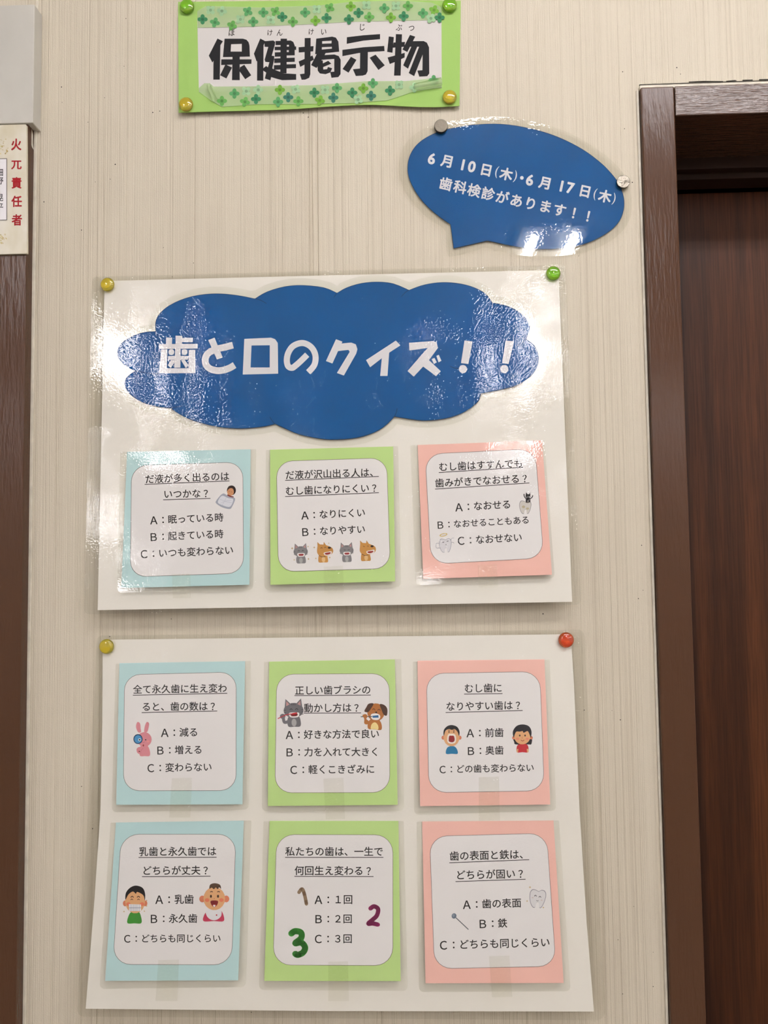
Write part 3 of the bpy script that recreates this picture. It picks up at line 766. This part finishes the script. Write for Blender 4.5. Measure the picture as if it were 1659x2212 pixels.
big = [
 [Q(a3, 112,74,162,74,160,128,190,128,190,58,247,60,247,78,335,76,333,112,243,112,243,127,375,127,373,165,52,170,52,130,112,128),
  Q(a3, 70,175,122,173,117,330,298,330,300,178,353,176,355,370,53,372), CI(a3, 155,195,25), CI(a3, 265,195,25), Q(a3, 187,168,232,168,230,325,178,325),
  Q(a3, 128,228,295,227,293,258,128,260), Q(a3, 150,262,195,262,150,328,125,305), Q(a3, 235,262,265,258,300,305,275,328)],
 [Q(a3, 462,95,515,75,583,240,535,257)] + SP(a3, 14.5, 668,137,600,155,540,168,475,195,442,235,440,290,475,332,540,350,600,342,645,325,682,303),
 [None],
 SP(a3, 13, 1287,217,1230,273,1190,308,1160,327,1128,312,1117,262,1130,200,1170,145,1235,120,1290,132,1335,172,1357,235,1345,305,1296,363),
 [Q(a3, 1527,88,1580,108,1497,290,1443,270), Q(a4, 18,128,60,116,140,108,175,122,188,160,178,195,82,365,28,345,128,180,118,165,22,176)],
 [Q(a4, 487,93,523,130,435,187,422,368,365,368,378,230,287,300,255,245)],
 [Q(a4, 590,110,770,97,805,105,815,150,745,245,838,332,800,370,700,295,627,373,578,330,735,150,592,170), Q(a4, 766,237,788,228,806,262,784,275), Q(a4, 803,212,822,204,842,250,820,262)],
 [Q(a4, 1022,92,1085,100,1052,275,995,268), CI(a4, 1010,315,32)],
 [Q(a4, 1342,93,1408,98,1365,275,1315,268), CI(a4, 1332,315,32)]]
for ps in big:
    pr = Print(CS, 0.00010, 3e-6)
    if ps[0] is None: pr.add(WHT, Q(a3, 763,85,985,75,1020,88,1042,120,1045,375,750,382), (Q(a3, 823,140,975,138,975,323,815,323),))
    else:
        for p in ps: pr.add(WHT, p)
    pr.build('big_character', ct)
plate('clear_film', offset_poly(offset_poly(cl[::2], 7.5), 7.5), CS, 0.0006, 0.0003, F_CLOUD, ct)

# ------------------------------------------------------------------ little pictures printed on the cards
class Pic:
    def __init__(s, surf, e, cx, cy, sc_, rot=0):
        s.p = Print(surf, e, 6e-6); s.cx, s.cy, s.s = cx, cy, sc_; s.c, s.sn = math.cos(math.radians(rot)), math.sin(math.radians(rot))
    def T(s, pts): return [(s.cx + (x * s.c - y * s.sn) * s.s, s.cy + (x * s.sn + y * s.c) * s.s) for x, y in pts]
    def poly(s, rgb, *p): s.p.add(rgb, s.T([(p[i], p[i + 1]) for i in range(0, len(p), 2)])); return s
    def sm(s, rgb, *p): s.p.add(rgb, s.T(spline([(p[i], p[i + 1]) for i in range(0, len(p), 2)], True, 4))); return s
    def e(s, rgb, x, y, rx, ry=None, rot=0, a0=0, a1=360): s.p.add(rgb, s.T(ell(x, y, rx, ry or rx, rot, 18, a0, a1))); return s
    def ln(s, rgb, w, *p):
        for q in stroke(s.T(spline([(p[i], p[i + 1]) for i in range(0, len(p), 2)], n=4)), w * s.s): s.p.add(rgb, q); s.p.k -= 1
        s.p.k += 1
        return s
    def out(s, name, parent): return s.p.build(name, parent)
SKIN, SKD = (222, 170, 124), (214, 128, 98)
def star(P_, x, y, r, rgb=(196, 168, 110)): P_.poly(rgb, x, y - r, x + r * .25, y - r * .25, x + r, y, x + r * .25, y + r * .25, x, y + r, x - r * .25, y + r * .25, x - r, y, x - r * .25, y - r * .25)
# local unit: 100 = the height of the picture, origin at its centre, y down
def pic_cat(S, e, cx, cy, h, parent, shut=False, brush=False, stars=False, name='cat_picture'):
    P_ = Pic(S, e, cx, cy, h / 100.0, -2); g, gd, gl = (138, 136, 140), (88, 86, 92), (178, 176, 178)
    if brush: g, gd = (116, 114, 120), (72, 70, 76)
    P_.sm(g, -20, 50, -24, 30, -18, 14, 0, 10, 18, 14, 24, 30, 22, 50, 0, 51)
    P_.e(gl, 0, 36, 9, 14)
    P_.poly(g, -32, -16, -28, -50, -8, -30).poly(g, 32, -16, 28, -50, 8, -30)
    P_.e(g, 0, -8, 36, 27)
    P_.poly((196, 150, 150), -26, -24, -25, -42, -14, -30).poly((196, 150, 150), 26, -24, 25, -42, 14, -30)
    for x in (-6, 0, 6): P_.ln(gd, 2, x, -34, x * 0.9, -26)
    for y in (-10, -2, 6): P_.ln(gd, 2, -35, y, -27, y + 1); P_.ln(gd, 2, 35, y, 27, y + 1)
    if shut: P_.ln((40, 36, 36), 2, -14, -12, -9, -10, -4, -11); P_.ln((40, 36, 36), 2, 6, -11, 11, -10, 16, -12)
    else: P_.ln((40, 36, 36), 2, -14, -10, -9, -14, -4, -10); P_.ln((40, 36, 36), 2, 6, -10, 11, -14, 16, -10)
    P_.sm((240, 236, 236), -14, 0, 16, 0, 20, 8, 14, 17, -10, 17, -17, 9)
    P_.sm((150, 40, 44), -8, 4, 12, 4, 14, 9, 9, 13, -6, 13, -11, 9)
    if brush:
        P_.ln(g, 11, -16, 30, -34, 34, -38, 18); P_.e(g, -40, 12, 10, 9)
        P_.ln((190, 50, 60), 3, -58, 20, -30, 8, -8, 4); P_.ln((190, 40, 50), 6, -6, 5, 12, 2)
    if stars: star(P_, -42, -26, 7); star(P_, 38, -32, 5); star(P_, 38, 30, 6); star(P_, -34, 32, 5)
    return P_.out(name, parent)
def pic_dog(S, e, cx, cy, h, parent, shut=False, stars=False):
    P_ = Pic(S, e, cx, cy, h / 100.0, -2); g, gd, gl = (196, 142, 76), (150, 100, 48), (226, 190, 140)
    P_.sm(g, -26, 50, -28, 30, -22, 10, -6, 6, 12, 12, 18, 30, 18, 50, -4, 51).e(gl, -3, 36, 9, 14)
    P_.poly(g, -30, -20, -30, -50, -14, -34).poly(g, -2, -30, 2, -50, 14, -30)
    P_.sm(g, -32, -16, -26, -36, 0, -36, 20, -30, 42, -18, 46, 0, 34, 14, 6, 22, -20, 18, -32, 4)
    P_.e((50, 36, 30), 28, -20, 8, 5)
    if shut: P_.ln((50, 36, 30), 2, -16, -22, -8, -19); P_.ln((50, 36, 30), 2, 4, -22, 12, -20)
    else: P_.ln((50, 36, 30), 2, -16, -18, -11, -22, -6, -18); P_.ln((50, 36, 30), 2, 3, -20, 8, -24, 13, -20)
    P_.sm((240, 236, 236), 0, 4, 20, 0, 38, -2, 36, 12, 20, 18, 4, 16).sm((150, 44, 40), 5, 6, 22, 3, 33, 3, 31, 10, 18, 14, 7, 12)
    P_.ln((70, 50, 40), 2.5, -24, 16, -10, 24, 8, 22)
    if stars: star(P_, -46, -24, 6); star(P_, 26, -42, 4); star(P_, 28, 28, 6); star(P_, -40, 30, 5)
    return P_.out('dog_picture', parent)
def pic_brushdog(S, e, cx, cy, h, parent):
    P_ = Pic(S, e, cx, cy, h / 100.0, 5); g, dk = (178, 112, 56), (84, 56, 44)
    P_.sm(g, -20, 50, -22, 26, -10, 12, 14, 12, 28, 26, 30, 50, 4, 51).sm((234, 214, 150), -10, 50, -8, 32, 4, 24, 16, 34, 18, 50, 4, 50)
    P_.e(g, 4, -14, 33, 34)
    P_.sm(dk, -26, -44, -8, -46, -16, -26, -26, -12, -40, -14, -34, -30).sm(dk, 34, -44, 16, -46, 24, -26, 34, -8, 46, -6, 46, -30)
    P_.ln((40, 30, 26), 2, -10, -22, -5, -27, 0, -22).ln((40, 30, 26), 2, 10, -22, 15, -27, 20, -22).e((40, 30, 26), 5, -14, 4, 3)
    P_.sm((242, 240, 240), -12, -6, 4, -10, 18, -6, 22, 4, 14, 14, -6, 14, -14, 4)
    P_.poly((44, 110, 168), -8, 0, 14, -4, 16, 5, -6, 8)
    P_.ln((70, 90, 100), 3, -52, 8, -8, 3).sm(g, -46, 2, -34, -4, -26, 4, -30, 14, -20, 22, -24, 34, -36, 32, -38, 14)
    return P_.out('dog_picture', parent)
def pic_rabbit(S, e, cx, cy, h, parent):
    P_ = Pic(S, e, cx, cy, h / 100.0, 0); g, gd = (216, 140, 152), (188, 104, 120)
    P_.sm(g, -16, -20, -22, -36, -18, -50, -10, -46, -8, -30, -7, -20).sm(g, 3, -20, 4, -36, 10, -50, 17, -46, 15, -30, 11, -20)
    P_.sm(g, -10, 51, -11, 34, -6, 18, 10, 18, 19, 34, 19, 51, 4, 52)
    P_.e(g, 3, 2, 22, 22).sm(g, -20, 30, -10, 24, -6, 32, -8, 46, -18, 42)
    P_.e((30, 70, 110), -16, 1, 14, 15).e((74, 150, 206), -16, 1, 11, 12).e((220, 232, 240), -11, 3, 4.5).e((24, 40, 60), -11, 3, 2.6)
    P_.e((40, 24, 26), 7, 3, 2).e((150, 50, 50), 0, 20, 2.2, 3).e((232, 150, 150), 14, 8, 4, 3).ln(gd, 1.2, -4, 9, 0, 12, 4, 9).ln(gd, 1, 0, 28, -6, 34, -8, 44)
    P_.e((130, 40, 50), -12, 38, 2.4, 1.8)
    return P_.out('rabbit_picture', parent)
def pic_boy_open(S, e, cx, cy, h, parent):
    P_ = Pic(S, e, cx, cy, h / 100.0, 0)
    P_.sm((34, 118, 164), -18, 50, -16, 32, -6, 24, 10, 24, 20, 34, 22, 50, 2, 50)
    P_.e(SKD, -28, -6, 6, 7).e(SKD, 30, -6, 6, 7).e(SKIN, 1, -8, 28, 32)
    P_.sm((34, 32, 36), -26, -12, -26, -32, -14, -46, 2, -50, 20, -44, 29, -28, 27, -12, 22, -26, 12, -36, 2, -33, -8, -36, -20, -30)
    P_.ln((60, 40, 34), 2, -11, -32, -5, -32).ln((60, 40, 34), 2, 6, -32, 12, -32).e((50, 34, 30), -8, -26, 2, 2.6).e((50, 34, 30), 9, -26, 2, 2.6)
    P_.sm((240, 234, 226), -10, -18, 0, -20, 12, -18, 17, -6, 15, 10, 2, 15, -12, 10, -14, -6).sm((140, 36, 40), -7, -12, 1, -13, 9, -12, 12, 0, 9, 8, 1, 10, -8, 7, -9, 0)
    return P_.out('boy_picture', parent)
def pic_girl(S, e, cx, cy, h, parent):
    P_ = Pic(S, e, cx, cy, h / 100.0, 0); hr = (38, 36, 44)
    P_.sm(hr, -30, -10, -28, 14, -22, 22, 20, 22, 34, 20, 30, -8)
    P_.sm((190, 42, 52), -18, 50, -18, 28, -6, 20, 12, 20, 22, 28, 22, 50, 2, 50).poly(SKIN, -20, 50, -18, 38, -13, 38, -14, 50).poly(SKIN, 24, 50, 23, 38, 17, 38, 18, 50)
    P_.e(SKD, -30, -2, 6, 6).e(SKD, 33, -2, 6, 6).e(SKIN, 1, -6, 29, 28)
    P_.sm(hr, -30, -2, -33, -24, -20, -44, 2, -50, 24, -44, 34, -26, 32, -2, 27, -14, 20, -26, 6, -20, 2, -26, -8, -24, -20, -24, -26, -14)
    P_.e((40, 30, 30), -8, -10, 2.6, 3.6).e((40, 30, 30), 11, -10, 2.6, 3.6).e((226, 140, 116), -16, 2, 6, 4).e((226, 140, 116), 19, 2, 6, 4)
    P_.ln((150, 50, 40), 2, -4, 6, 2, 10, 8, 6).ln((180, 110, 80), 1.2, 1, -6, 0, 0, 2, 1)
    return P_.out('girl_picture', parent)
def pic_boy_teeth(S, e, cx, cy, h, parent):
    P_ = Pic(S, e, cx, cy, h / 100.0, 0)
    P_.sm((60, 140, 50), -21, 51, -17, 30, -8, 20, 8, 20, 15, 30, 17, 51, -2, 52)
    P_.e(SKD, -27, -2, 6, 8).e(SKD, 27, -2, 6, 8).e(SKIN, 0, -8, 27, 33)
    P_.sm((34, 32, 36), -26, -12, -25, -30, -14, -44, 2, -50, 20, -44, 27, -28, 26, -10, 22, -24, 6, -33, 2, -28, -6, -34, -18, -26)
    P_.ln((60, 40, 34), 2.2, -12, -18, -8, -21, -4, -18).ln((60, 40, 34), 2.2, 5, -18, 9, -21, 13, -18).ln((60, 40, 34), 1.6, -12, -11, -9, -14, -6, -11).ln((60, 40, 34), 1.6, 6, -11, 9, -14, 12, -11)
    P_.e((228, 128, 100), -18, 0, 6, 5).e((228, 128, 100), 19, 0, 6, 5)
    P_.poly((238, 238, 244), -17, 0, 16, 1, 16, 19, -16, 19)
    for x in (-11, -5, 0, 5, 11): P_.ln((150, 156, 176), 1, x, 1, x, 19)
    P_.ln((140, 146, 166), 1.4, -16, 10, 16, 10)
    for x, y in ((-30, 20), (31, -10), (31, 5), (25, 19)): star(P_, x, y, 3)
    return P_.out('boy_picture', parent)
def pic_baby(S, e, cx, cy, h, parent):
    P_ = Pic(S, e, cx, cy, h / 100.0, 0)
    P_.sm((196, 60, 92), -28, 50, -24, 30, -12, 20, 14, 20, 24, 30, 26, 50, 0, 50)
    P_.sm((232, 232, 238), -20, 20, 16, 20, 20, 34, 12, 44, 0, 48, -12, 44, -20, 34)
    P_.e(SKD, -31, -9, 8, 9).e(SKD, 33, -9, 8, 9).e(SKIN, 1, -10, 29, 31)
    P_.sm((92, 70, 54), -12, -36, -10, -47, 2, -51, 16, -47, 19, -36, 14, -40, 10, -35, 5, -40, 0, -35, -6, -39)
    P_.ln((70, 50, 40), 2, -10, -27, -6, -29, -3, -27).ln((70, 50, 40), 2, 9, -27, 12, -29, 16, -27).e((56, 36, 28), -8, -16, 2.6, 4).e((56, 36, 28), 11, -16, 2.6, 4)
    P_.e((226, 128, 96), -18, -6, 6, 5).e((226, 128, 96), 20, -6, 6, 5).e((150, 100, 70), 1, -10, 1, 1)
    P_.sm((130, 34, 40), -8, -4, 10, -4, 9, 6, 1, 13, -7, 6).sm((206, 96, 96), -4, 8, 1, 6, 6, 8, 1, 12).poly((246, 246, 246), -2, 7, 4, 7, 3, 12, -1, 12)
    P_.e((190, 50, 60), 7, 34, 2)
    return P_.out('baby_picture', parent)
def pic_sleeper(S, e, cx, cy, h, parent):
    P_ = Pic(S, e, cx, cy, h / 100.0, 0)
    P_.e((60, 40, 40), 22, -32, 20, 22, 10).e((206, 148, 108), 18, -26, 15, 18).sm((120, 40, 40), 4, -14, 20, -8, 32, -4, 26, 6, 8, 0)
    P_.sm((50, 34, 34), 4, -30, 8, -48, 22, -53, 36, -46, 40, -28, 34, -22, 30, -38, 20, -42, 10, -38)
    P_.sm((168, 172, 190), -22, -14, -10, -18, 14, -4, 34, 0, 38, 10, 26, 38, 14, 50, -20, 42, -46, 24, -44, 12, -30, -6)
    P_.sm((224, 226, 236), -20, -8, 8, 2, 30, 8, 16, 40, -16, 34, -38, 20)
    P_.ln((196, 200, 214), 1.5, -30, 6, 0, 18, 24, 22).ln((196, 200, 214), 1.5, 0, -2, -10, 18, -20, 34).ln((196, 200, 214), 1.5, -26, 24, 0, 14, 24, 12)
    P_.ln((60, 40, 36), 1.5, 10, -28, 13, -27).ln((60, 40, 36), 1.5, 21, -26, 25, -25)
    return P_.out('sleeping_child_picture', parent)
TOOTH = (-42, -30, -30, -48, -10, -46, 4, -40, 18, -48, 36, -44, 44, -24, 40, 6, 30, 34, 20, 48, 12, 44, 8, 20, 0, 18, -6, 26, -10, 46, -20, 48, -32, 34, -42, 4)
def tooth(P_, ln=(150, 148, 160), fill=(226, 224, 228)):
    P_.sm(ln, *TOOTH); P_.sm(fill, *[v * 0.93 for v in TOOTH])
def pic_tooth_smile(S, e, cx, cy, h, parent):
    P_ = Pic(S, e, cx, cy, h / 100.0, 4); tooth(P_)
    P_.ln((50, 44, 50), 3, -18, -12, -12, -18, -6, -12).ln((50, 44, 50), 3, 6, -8, 12, -14, 18, -8).ln((50, 44, 50), 2, -6, 8, 0, 12, 6, 8)
    P_.e((214, 196, 196), -26, -4, 5, 3).e((214, 196, 196), 22, 6, 5, 3)
    star(P_, -44, -58, 7); star(P_, -54, 16, 6); star(P_, 34, 44, 6)
    return P_.out('tooth_picture', parent)
def pic_tooth_decay(S, e, cx, cy, h, parent):
    P_ = Pic(S, e, cx, cy, h / 100.0, 0)
    P_.sm((150, 148, 156), *[v * 0.62 + (0 if i % 2 == 0 else 18) for i, v in enumerate(TOOTH)]); P_.sm((212, 208, 204), *[v * 0.57 + (0 if i % 2 == 0 else 18) for i, v in enumerate(TOOTH)])
    P_.e((190, 178, 150), -8, 16, 7, 6).e((190, 178, 150), 10, 24, 7, 5).e((120, 110, 100), 10, -5, 9, 4)
    k = (32, 30, 34)
    P_.sm(k, 2, -8, 4, -22, 14, -26, 22, -20, 22, -6, 16, -4, 14, -12, 10, -12, 8, -3).e(k, 12, -32, 11, 9).poly(k, 2, -36, 4, -50, 10, -40).poly(k, 16, -40, 24, -50, 22, -36)
    P_.ln(k, 4, 4, -20, -4, -30, -6, -42).ln(k, 4, 20, -20, 30, -26, 34, -36).ln((220, 220, 220), 1.5, 6, -30, 12, -27, 18, -31)
    return P_.out('decayed_tooth_picture', parent)
def pic_tooth_angel(S, e, cx, cy, h, parent):
    P_ = Pic(S, e, cx, cy, h / 100.0, -4)
    ln = (150, 150, 164)
    P_.ln(ln, 2, -26, 2, -44, -2, -48, 16, -40, 24, -36, 20, -32, 24, -28, 22).ln(ln, 2, 30, -14, 36, -22, 46, -22).ln(ln, 2, 30, 0, 38, -2, 44, 4)
    P_.sm(ln, *[v * 0.72 + (0 if i % 2 == 0 else 12) for i, v in enumerate(TOOTH)]); P_.sm((222, 220, 226), *[v * 0.67 + (0 if i % 2 == 0 else 12) for i, v in enumerate(TOOTH)])
    P_.e((214, 186, 96), -6, -42, 20, 8, -8).e((226, 222, 226), -6, -42, 15, 4.5, -8)
    P_.ln((60, 56, 64), 3, -14, -4, -5, -6).ln((60, 56, 64), 3, 8, -8, 17, -10).ln((60, 56, 64), 2.4, 0, 8, 6, 8)
    return P_.out('angel_tooth_picture', parent)
def pic_nail(S, e, x0, y0, x1, y1, parent):
    P_ = Pic(S, e, 0, 0, 1.0)
    for q in stroke([(x0, y0), (x1, y1)], 1.9): P_.p.add((104, 108, 116), q)
    P_.p.add((112, 124, 142), ell(x0, y0, 5.2, 5.8, 20)); P_.p.add((140, 152, 168), ell(x0 - 1, y0 - 1, 2.6, 3.2, 20))
    return P_.out('nail_picture', parent)
def pic_digit(S, e, rgb, w, pts, parent, rgb2=None):
    P_ = Print(S, e, 4e-6); sp = spline(pts, n=6)
    P_.add(rgb, ell(sp[0][0], sp[0][1], w / 2, w / 2, 0, 12)); P_.add(rgb, ell(sp[-1][0], sp[-1][1], w / 2 * 0.9, w / 2 * 0.9, 0, 12))
    for i, q in enumerate(stroke(sp, w)): P_.add(rgb2 if rgb2 and (i // 3) % 2 else rgb, q); P_.k -= 1
    for q in sp[1:-1:1]: P_.add(rgb, ell(q[0], q[1], w / 2 * 0.98, w / 2 * 0.98, 0, 10)) if not rgb2 else None; P_.k -= 1
    return P_.build('digit_picture', parent)

# ------------------------------------------------------------------ quiz cards
def card(base, fn, paper, panel, film, lines, uls, tape, mpaper, label, rpx=34, lift=0.0055, pics=()):
    pp = [fn(*p) for p in paper]; pn = [fn(*p) for p in panel]; fl = [fn(*p) for p in film]
    # the card hangs from its top edge and stands a little off the sheet at the bottom
    A, B = base.P(*pp[0], 0.0009), base.P(*pp[1], 0.0009); C_ = base.P(*pp[3], 0.0009 + lift)
    S = Surf.__new__(Surf); S.o = A; S.n = (B - A).cross(C_ - A).normalized()
    if S.n.y > 0: S.n = -S.n
    cx = sum(p[0] for p in pp) / 4; cy = sum(p[1] for p in pp) / 4
    t = thing('quiz_card', S.P(cx, cy), label, 'quiz card', 'quiz cards on the laminated sheets')
    plate('coloured_paper', pp, S, 0, 0.0003, mpaper, t)
    rr = rrect(pn, rpx)
    plate('white_panel', rr, S, 0.00018, 0.00015, M_PANEL, t)
    pr = Print(S, 0.00019)
    o1 = offset_poly(rr, 0.9)
    pr.add((120, 112, 112), [[rr[i], rr[(i + 1) % len(rr)], o1[(i + 1) % len(rr)], o1[i]] for i in range(len(rr))]); pr.build('cut_edge', t)
    for i, (tx, u0, v0, u1, v1) in enumerate(lines):
        pr = Print(S, 0.00021)
        line(pr, tx, *fn(u0, v0), *fn(u1, v1), bold=0.013)
        if i < len(uls):
            a, b = fn(*uls[i][:2]), fn(*uls[i][2:]); pr.add((34, 31, 31), stroke([a, b], 1.5))
        pr.build('question_line' if i < len(uls) else 'answer_line', t)
    for f in pics: f(S, 0.00023, t)
    plate('clear_film', rrect(fl, [2, 2, 11, 11]), S, 0.0006, 0.00025, F_CARD, t)
    tq = [fn(*p) for p in tape]
    tp = plate('clear_tape', tq, S, 0.0009, 0.00008, F_TAPE, t)
    return t

k1 = lambda u, v_: (160 + u * .2411, 940 + v_ * .2411)
card(US, k1, [(475,150),(1582,127),(1570,1340),(423,1370)], [(517,274),(1510,243),(1517,1235),(505,1268)], [(415,150),(1632,125),(1605,1388),(385,1412)],
     [('だ液が多く出るのは',635,398,1392,370),('いつかな？',800,532,1222,522),('Ａ：眠っている時',672,765,1340,738),('Ｂ：起きている時',672,915,1340,886),('Ｃ：いつも変わらない',585,1068,1430,1032)],
     [(632,441,1392,410),(798,579,1222,567)], [(878,1245),(1042,1240),(1045,1455),(885,1460)], M_LBLUE,
     'pale blue quiz card with a sleeping child picture, left on the upper sheet', pics=[lambda S, e, t: pic_sleeper(S, e, *k1(1365, 560), 49, t)])
k2 = lambda u, v_: (540 + u * .217, 940 + v_ * .217)
def p2(S, e, t):
    pic_cat(S, e, *k2(505, 1175), 43, t, stars=True); pic_dog(S, e, *k2(735, 1163), 44, t, stars=True)
    pic_cat(S, e, *k2(962, 1163), 42, t, shut=True); pic_dog(S, e, *k2(1160, 1148), 44, t, shut=True)
card(US, k2, [(200,145),(1425,113),(1445,1455),(203,1490)], [(265,263),(1358,228),(1395,1325),(285,1357)], [(160,148),(1475,108),(1505,1512),(143,1545)],
     [('だ液が沢山出る人は、',350,402,1283,370),('むし歯になりにくい？',350,560,1283,526),('Ａ：なりにくい',500,802,1150,772),('Ｂ：なりやすい',505,967,1150,938)],
     [(350,450,1283,411),(350,611,1283,573)], [(735,1310),(925,1300),(935,1560),(740,1570)], M_GREEN,
     'light green quiz card with four animal pictures on the upper sheet', pics=[p2])
k3 = lambda u, v_: (860 + u * .2532, 920 + v_ * .2532)
card(US, k3, [(167,163),(1228,125),(1313,1270),(215,1305)], [(232,243),(1168,197),(1240,1125),(283,1177)], [(105,165),(1248,123),(1337,1300),(150,1362)],
     [('むし歯はすすんでも',345,354,1065,320),('歯みがきでなおせる？',313,492,1120,448),('Ａ：なおせる',478,697,965,670),('Ｂ：なおせることもある',325,848,1122,803),('Ｃ：なおせない',497,983,1060,952)],
     [(347,398,1067,353),(315,539,1120,487)], [(680,1190),(840,1180),(855,1370),(690,1380)], M_PINK,
     'salmon pink quiz card with two tooth pictures, right on the upper sheet', rpx=36,
     pics=[lambda S, e, t: pic_tooth_decay(S, e, *k3(1085, 660), 48, t), lambda S, e, t: pic_tooth_angel(S, e, *k3(402, 1000), 43, t)])
k4 = lambda u, v_: (180 + u * .22905, 1340 + v_ * .22905)
card(LS, k4, [(340,405),(1525,385),(1500,1735),(310,1740)], [(390,515),(1440,490),(1438,1603),(380,1605)], [(305,410),(1580,383),(1562,1785),(268,1810)],
     [('全て永久歯に生え変わ',467,655,1357,642),('ると、歯の数は？',550,818,1265,812),('Ａ：減る',722,1062,1085,1057),('Ｂ：増える',683,1228,1125,1222),('Ｃ：変わらない',592,1395,1215,1385)],
     [(467,706,1357,688),(550,870,1263,855)], [(835,1490),(1025,1485),(1010,1860),(810,1860)], M_LBLUE,
     'pale blue quiz card with a pink rabbit picture, upper left on lower sheet', pics=[lambda S, e, t: pic_rabbit(S, e, *k4(566, 1117), 72, t)])
k5 = lambda u, v_: (540 + u * .217, 1400 + v_ * .217)
card(LS, k5, [(190,135),(1442,112),(1470,1560),(178,1572)], [(268,262),(1385,256),(1390,1435),(250,1438)], [(140,138),(1505,110),(1535,1620),(118,1625)],
     [('正しい歯ブラシの',445,425,1205,418),('動かし方は？',535,600,1107,595),('Ａ：好きな方法で良い',345,866,1290,856),('Ｂ：力を入れて大きく',348,1038,1290,1035),('Ｃ：軽くこきざみに',388,1213,1245,1208)],
     [(442,473,1202,467),(535,648,1106,645)], [(730,1300),(930,1290),(945,1700),(755,1705)], M_GREEN,
     'light green quiz card with cat and dog brushing teeth, middle of lower sheet', rpx=36,
     pics=[lambda S, e, t: pic_cat(S, e, *k5(435, 642), 60, t, brush=True), lambda S, e, t: pic_brushdog(S, e, *k5(1240, 675), 57, t)])
k6 = lambda u, v_: (880 + u * .24111, 1340 + v_ * .24111)
card(LS, k6, [(90,362),(1228,350),(1280,1650),(115,1665)], [(172,478),(1185,461),(1225,1525),(195,1542)], [(50,370),(1275,353),(1335,1705),(62,1745)],
     [('むし歯に',508,613,852,608),('なりやすい歯は？',343,775,1033,762),('Ａ：前歯',520,1012,865,1008),('Ｂ：奥歯',528,1172,865,1166),('Ｃ：どの歯も変わらない',277,1338,1137,1322)],
     [(508,661,852,656),(343,826,1033,808)], [(640,1405),(820,1400),(830,1790),(640,1795)], M_PINK,
     'salmon pink quiz card with boy and girl pictures on the lower sheet', rpx=37,
     pics=[lambda S, e, t: pic_boy_open(S, e, *k6(393, 1067), 62, t), lambda S, e, t: pic_girl(S, e, *k6(1027, 1057), 60, t)])
k7 = lambda u, v_: (160 + u * .2411, 1750 + v_ * .2411)
card(LS, k7, [(375,112),(1520,95),(1470,1525),(278,1530)], [(424,218),(1448,218),(1410,1385),(350,1380)], [(328,112),(1588,93),(1540,1585),(228,1602)],
     [('乳歯と永久歯では',580,375,1277,371),('どちらが丈夫？',608,545,1222,541),('Ａ：乳歯',718,803,1075,802),('Ｂ：永久歯',673,975,1107,973),('Ｃ：どちらも同じくらい',437,1153,1317,1151)],
     [(578,424,1277,422),(608,596,1222,592)], [(755,1345),(940,1340),(925,1710),(730,1710)], M_LBLUE,
     'pale blue quiz card with boy and baby pictures, bottom left on lower sheet', rpx=38,
     pics=[lambda S, e, t: pic_boy_teeth(S, e, *k7(547, 842), 80, t), lambda S, e, t: pic_baby(S, e, *k7(1253, 826), 81, t)])
k8 = lambda u, v_: (540 + u * .217, 1750 + v_ * .217)
def p8(S, e, t):
    pic_digit(S, e, (150, 128, 104), 7.5, [k8(488, 818), k8(520, 785), k8(545, 850), k8(562, 935)], t, (122, 98, 76))
    pic_digit(S, e, (168, 50, 114), 9.5, [k8(1200, 978), k8(1235, 958), k8(1275, 985), k8(1262, 1050), k8(1215, 1095), k8(1178, 1130), k8(1222, 1128), k8(1275, 1140)], t)
    pic_digit(S, e, (70, 165, 66), 13.5, [k8(412, 1228), k8(450, 1205), k8(508, 1220), k8(508, 1275), k8(450, 1325), k8(510, 1318), k8(548, 1365), k8(530, 1415), k8(480, 1440), k8(448, 1430)], t)
card(LS, k8, [(195,108),(1477,108),(1500,1702),(142,1700)], [(266,245),(1420,248),(1420,1545),(232,1540)], [(135,112),(1530,108),(1570,1800),(90,1790)],
     [('私たちの歯は、一生で',350,415,1328,415),('何回生え変わる？',442,605,1230,607),('Ａ：１回',632,893,1025,893),('Ｂ：２回',635,1085,1020,1085),('Ｃ：３回',632,1283,1020,1283)],
     [(350,470,1328,470),(442,659,1230,661)], [(780,1510),(975,1505),(985,1900),(780,1900)], M_GREEN,
     'light green quiz card with three coloured number pictures at the bottom', rpx=38, pics=[p8])
k9 = lambda u, v_: (880 + u * .26522, 1750 + v_ * .26522)
card(LS, k9, [(120,93),(1190,85),(1273,1408),(148,1410)], [(183,215),(1133,190),(1208,1270),(222,1290)], [(75,95),(1235,85),(1330,1475),(95,1482)],
     [('歯の表面と鉄は、',342,378,992,360),('どちらが固い？',392,532,963,518),('Ａ：歯の表面',443,772,930,757),('Ｂ：鉄',575,928,815,922),('Ｃ：どちらも同じくらい',253,1102,1163,1078)],
     [(342,429,992,404),(392,582,963,563)], [(665,1190),(830,1185),(855,1520),(690,1525)], M_PINK,
     'salmon pink quiz card with a smiling tooth and a nail, bottom right of lower sheet', rpx=37,
     pics=[lambda S, e, t: pic_tooth_smile(S, e, *k9(1060, 722), 41, t), lambda S, e, t: pic_nail(S, e, *k9(380, 862), *k9(497, 972), t)])

bpy.data.objects.remove(_fo); bpy.data.curves.remove(_fc)
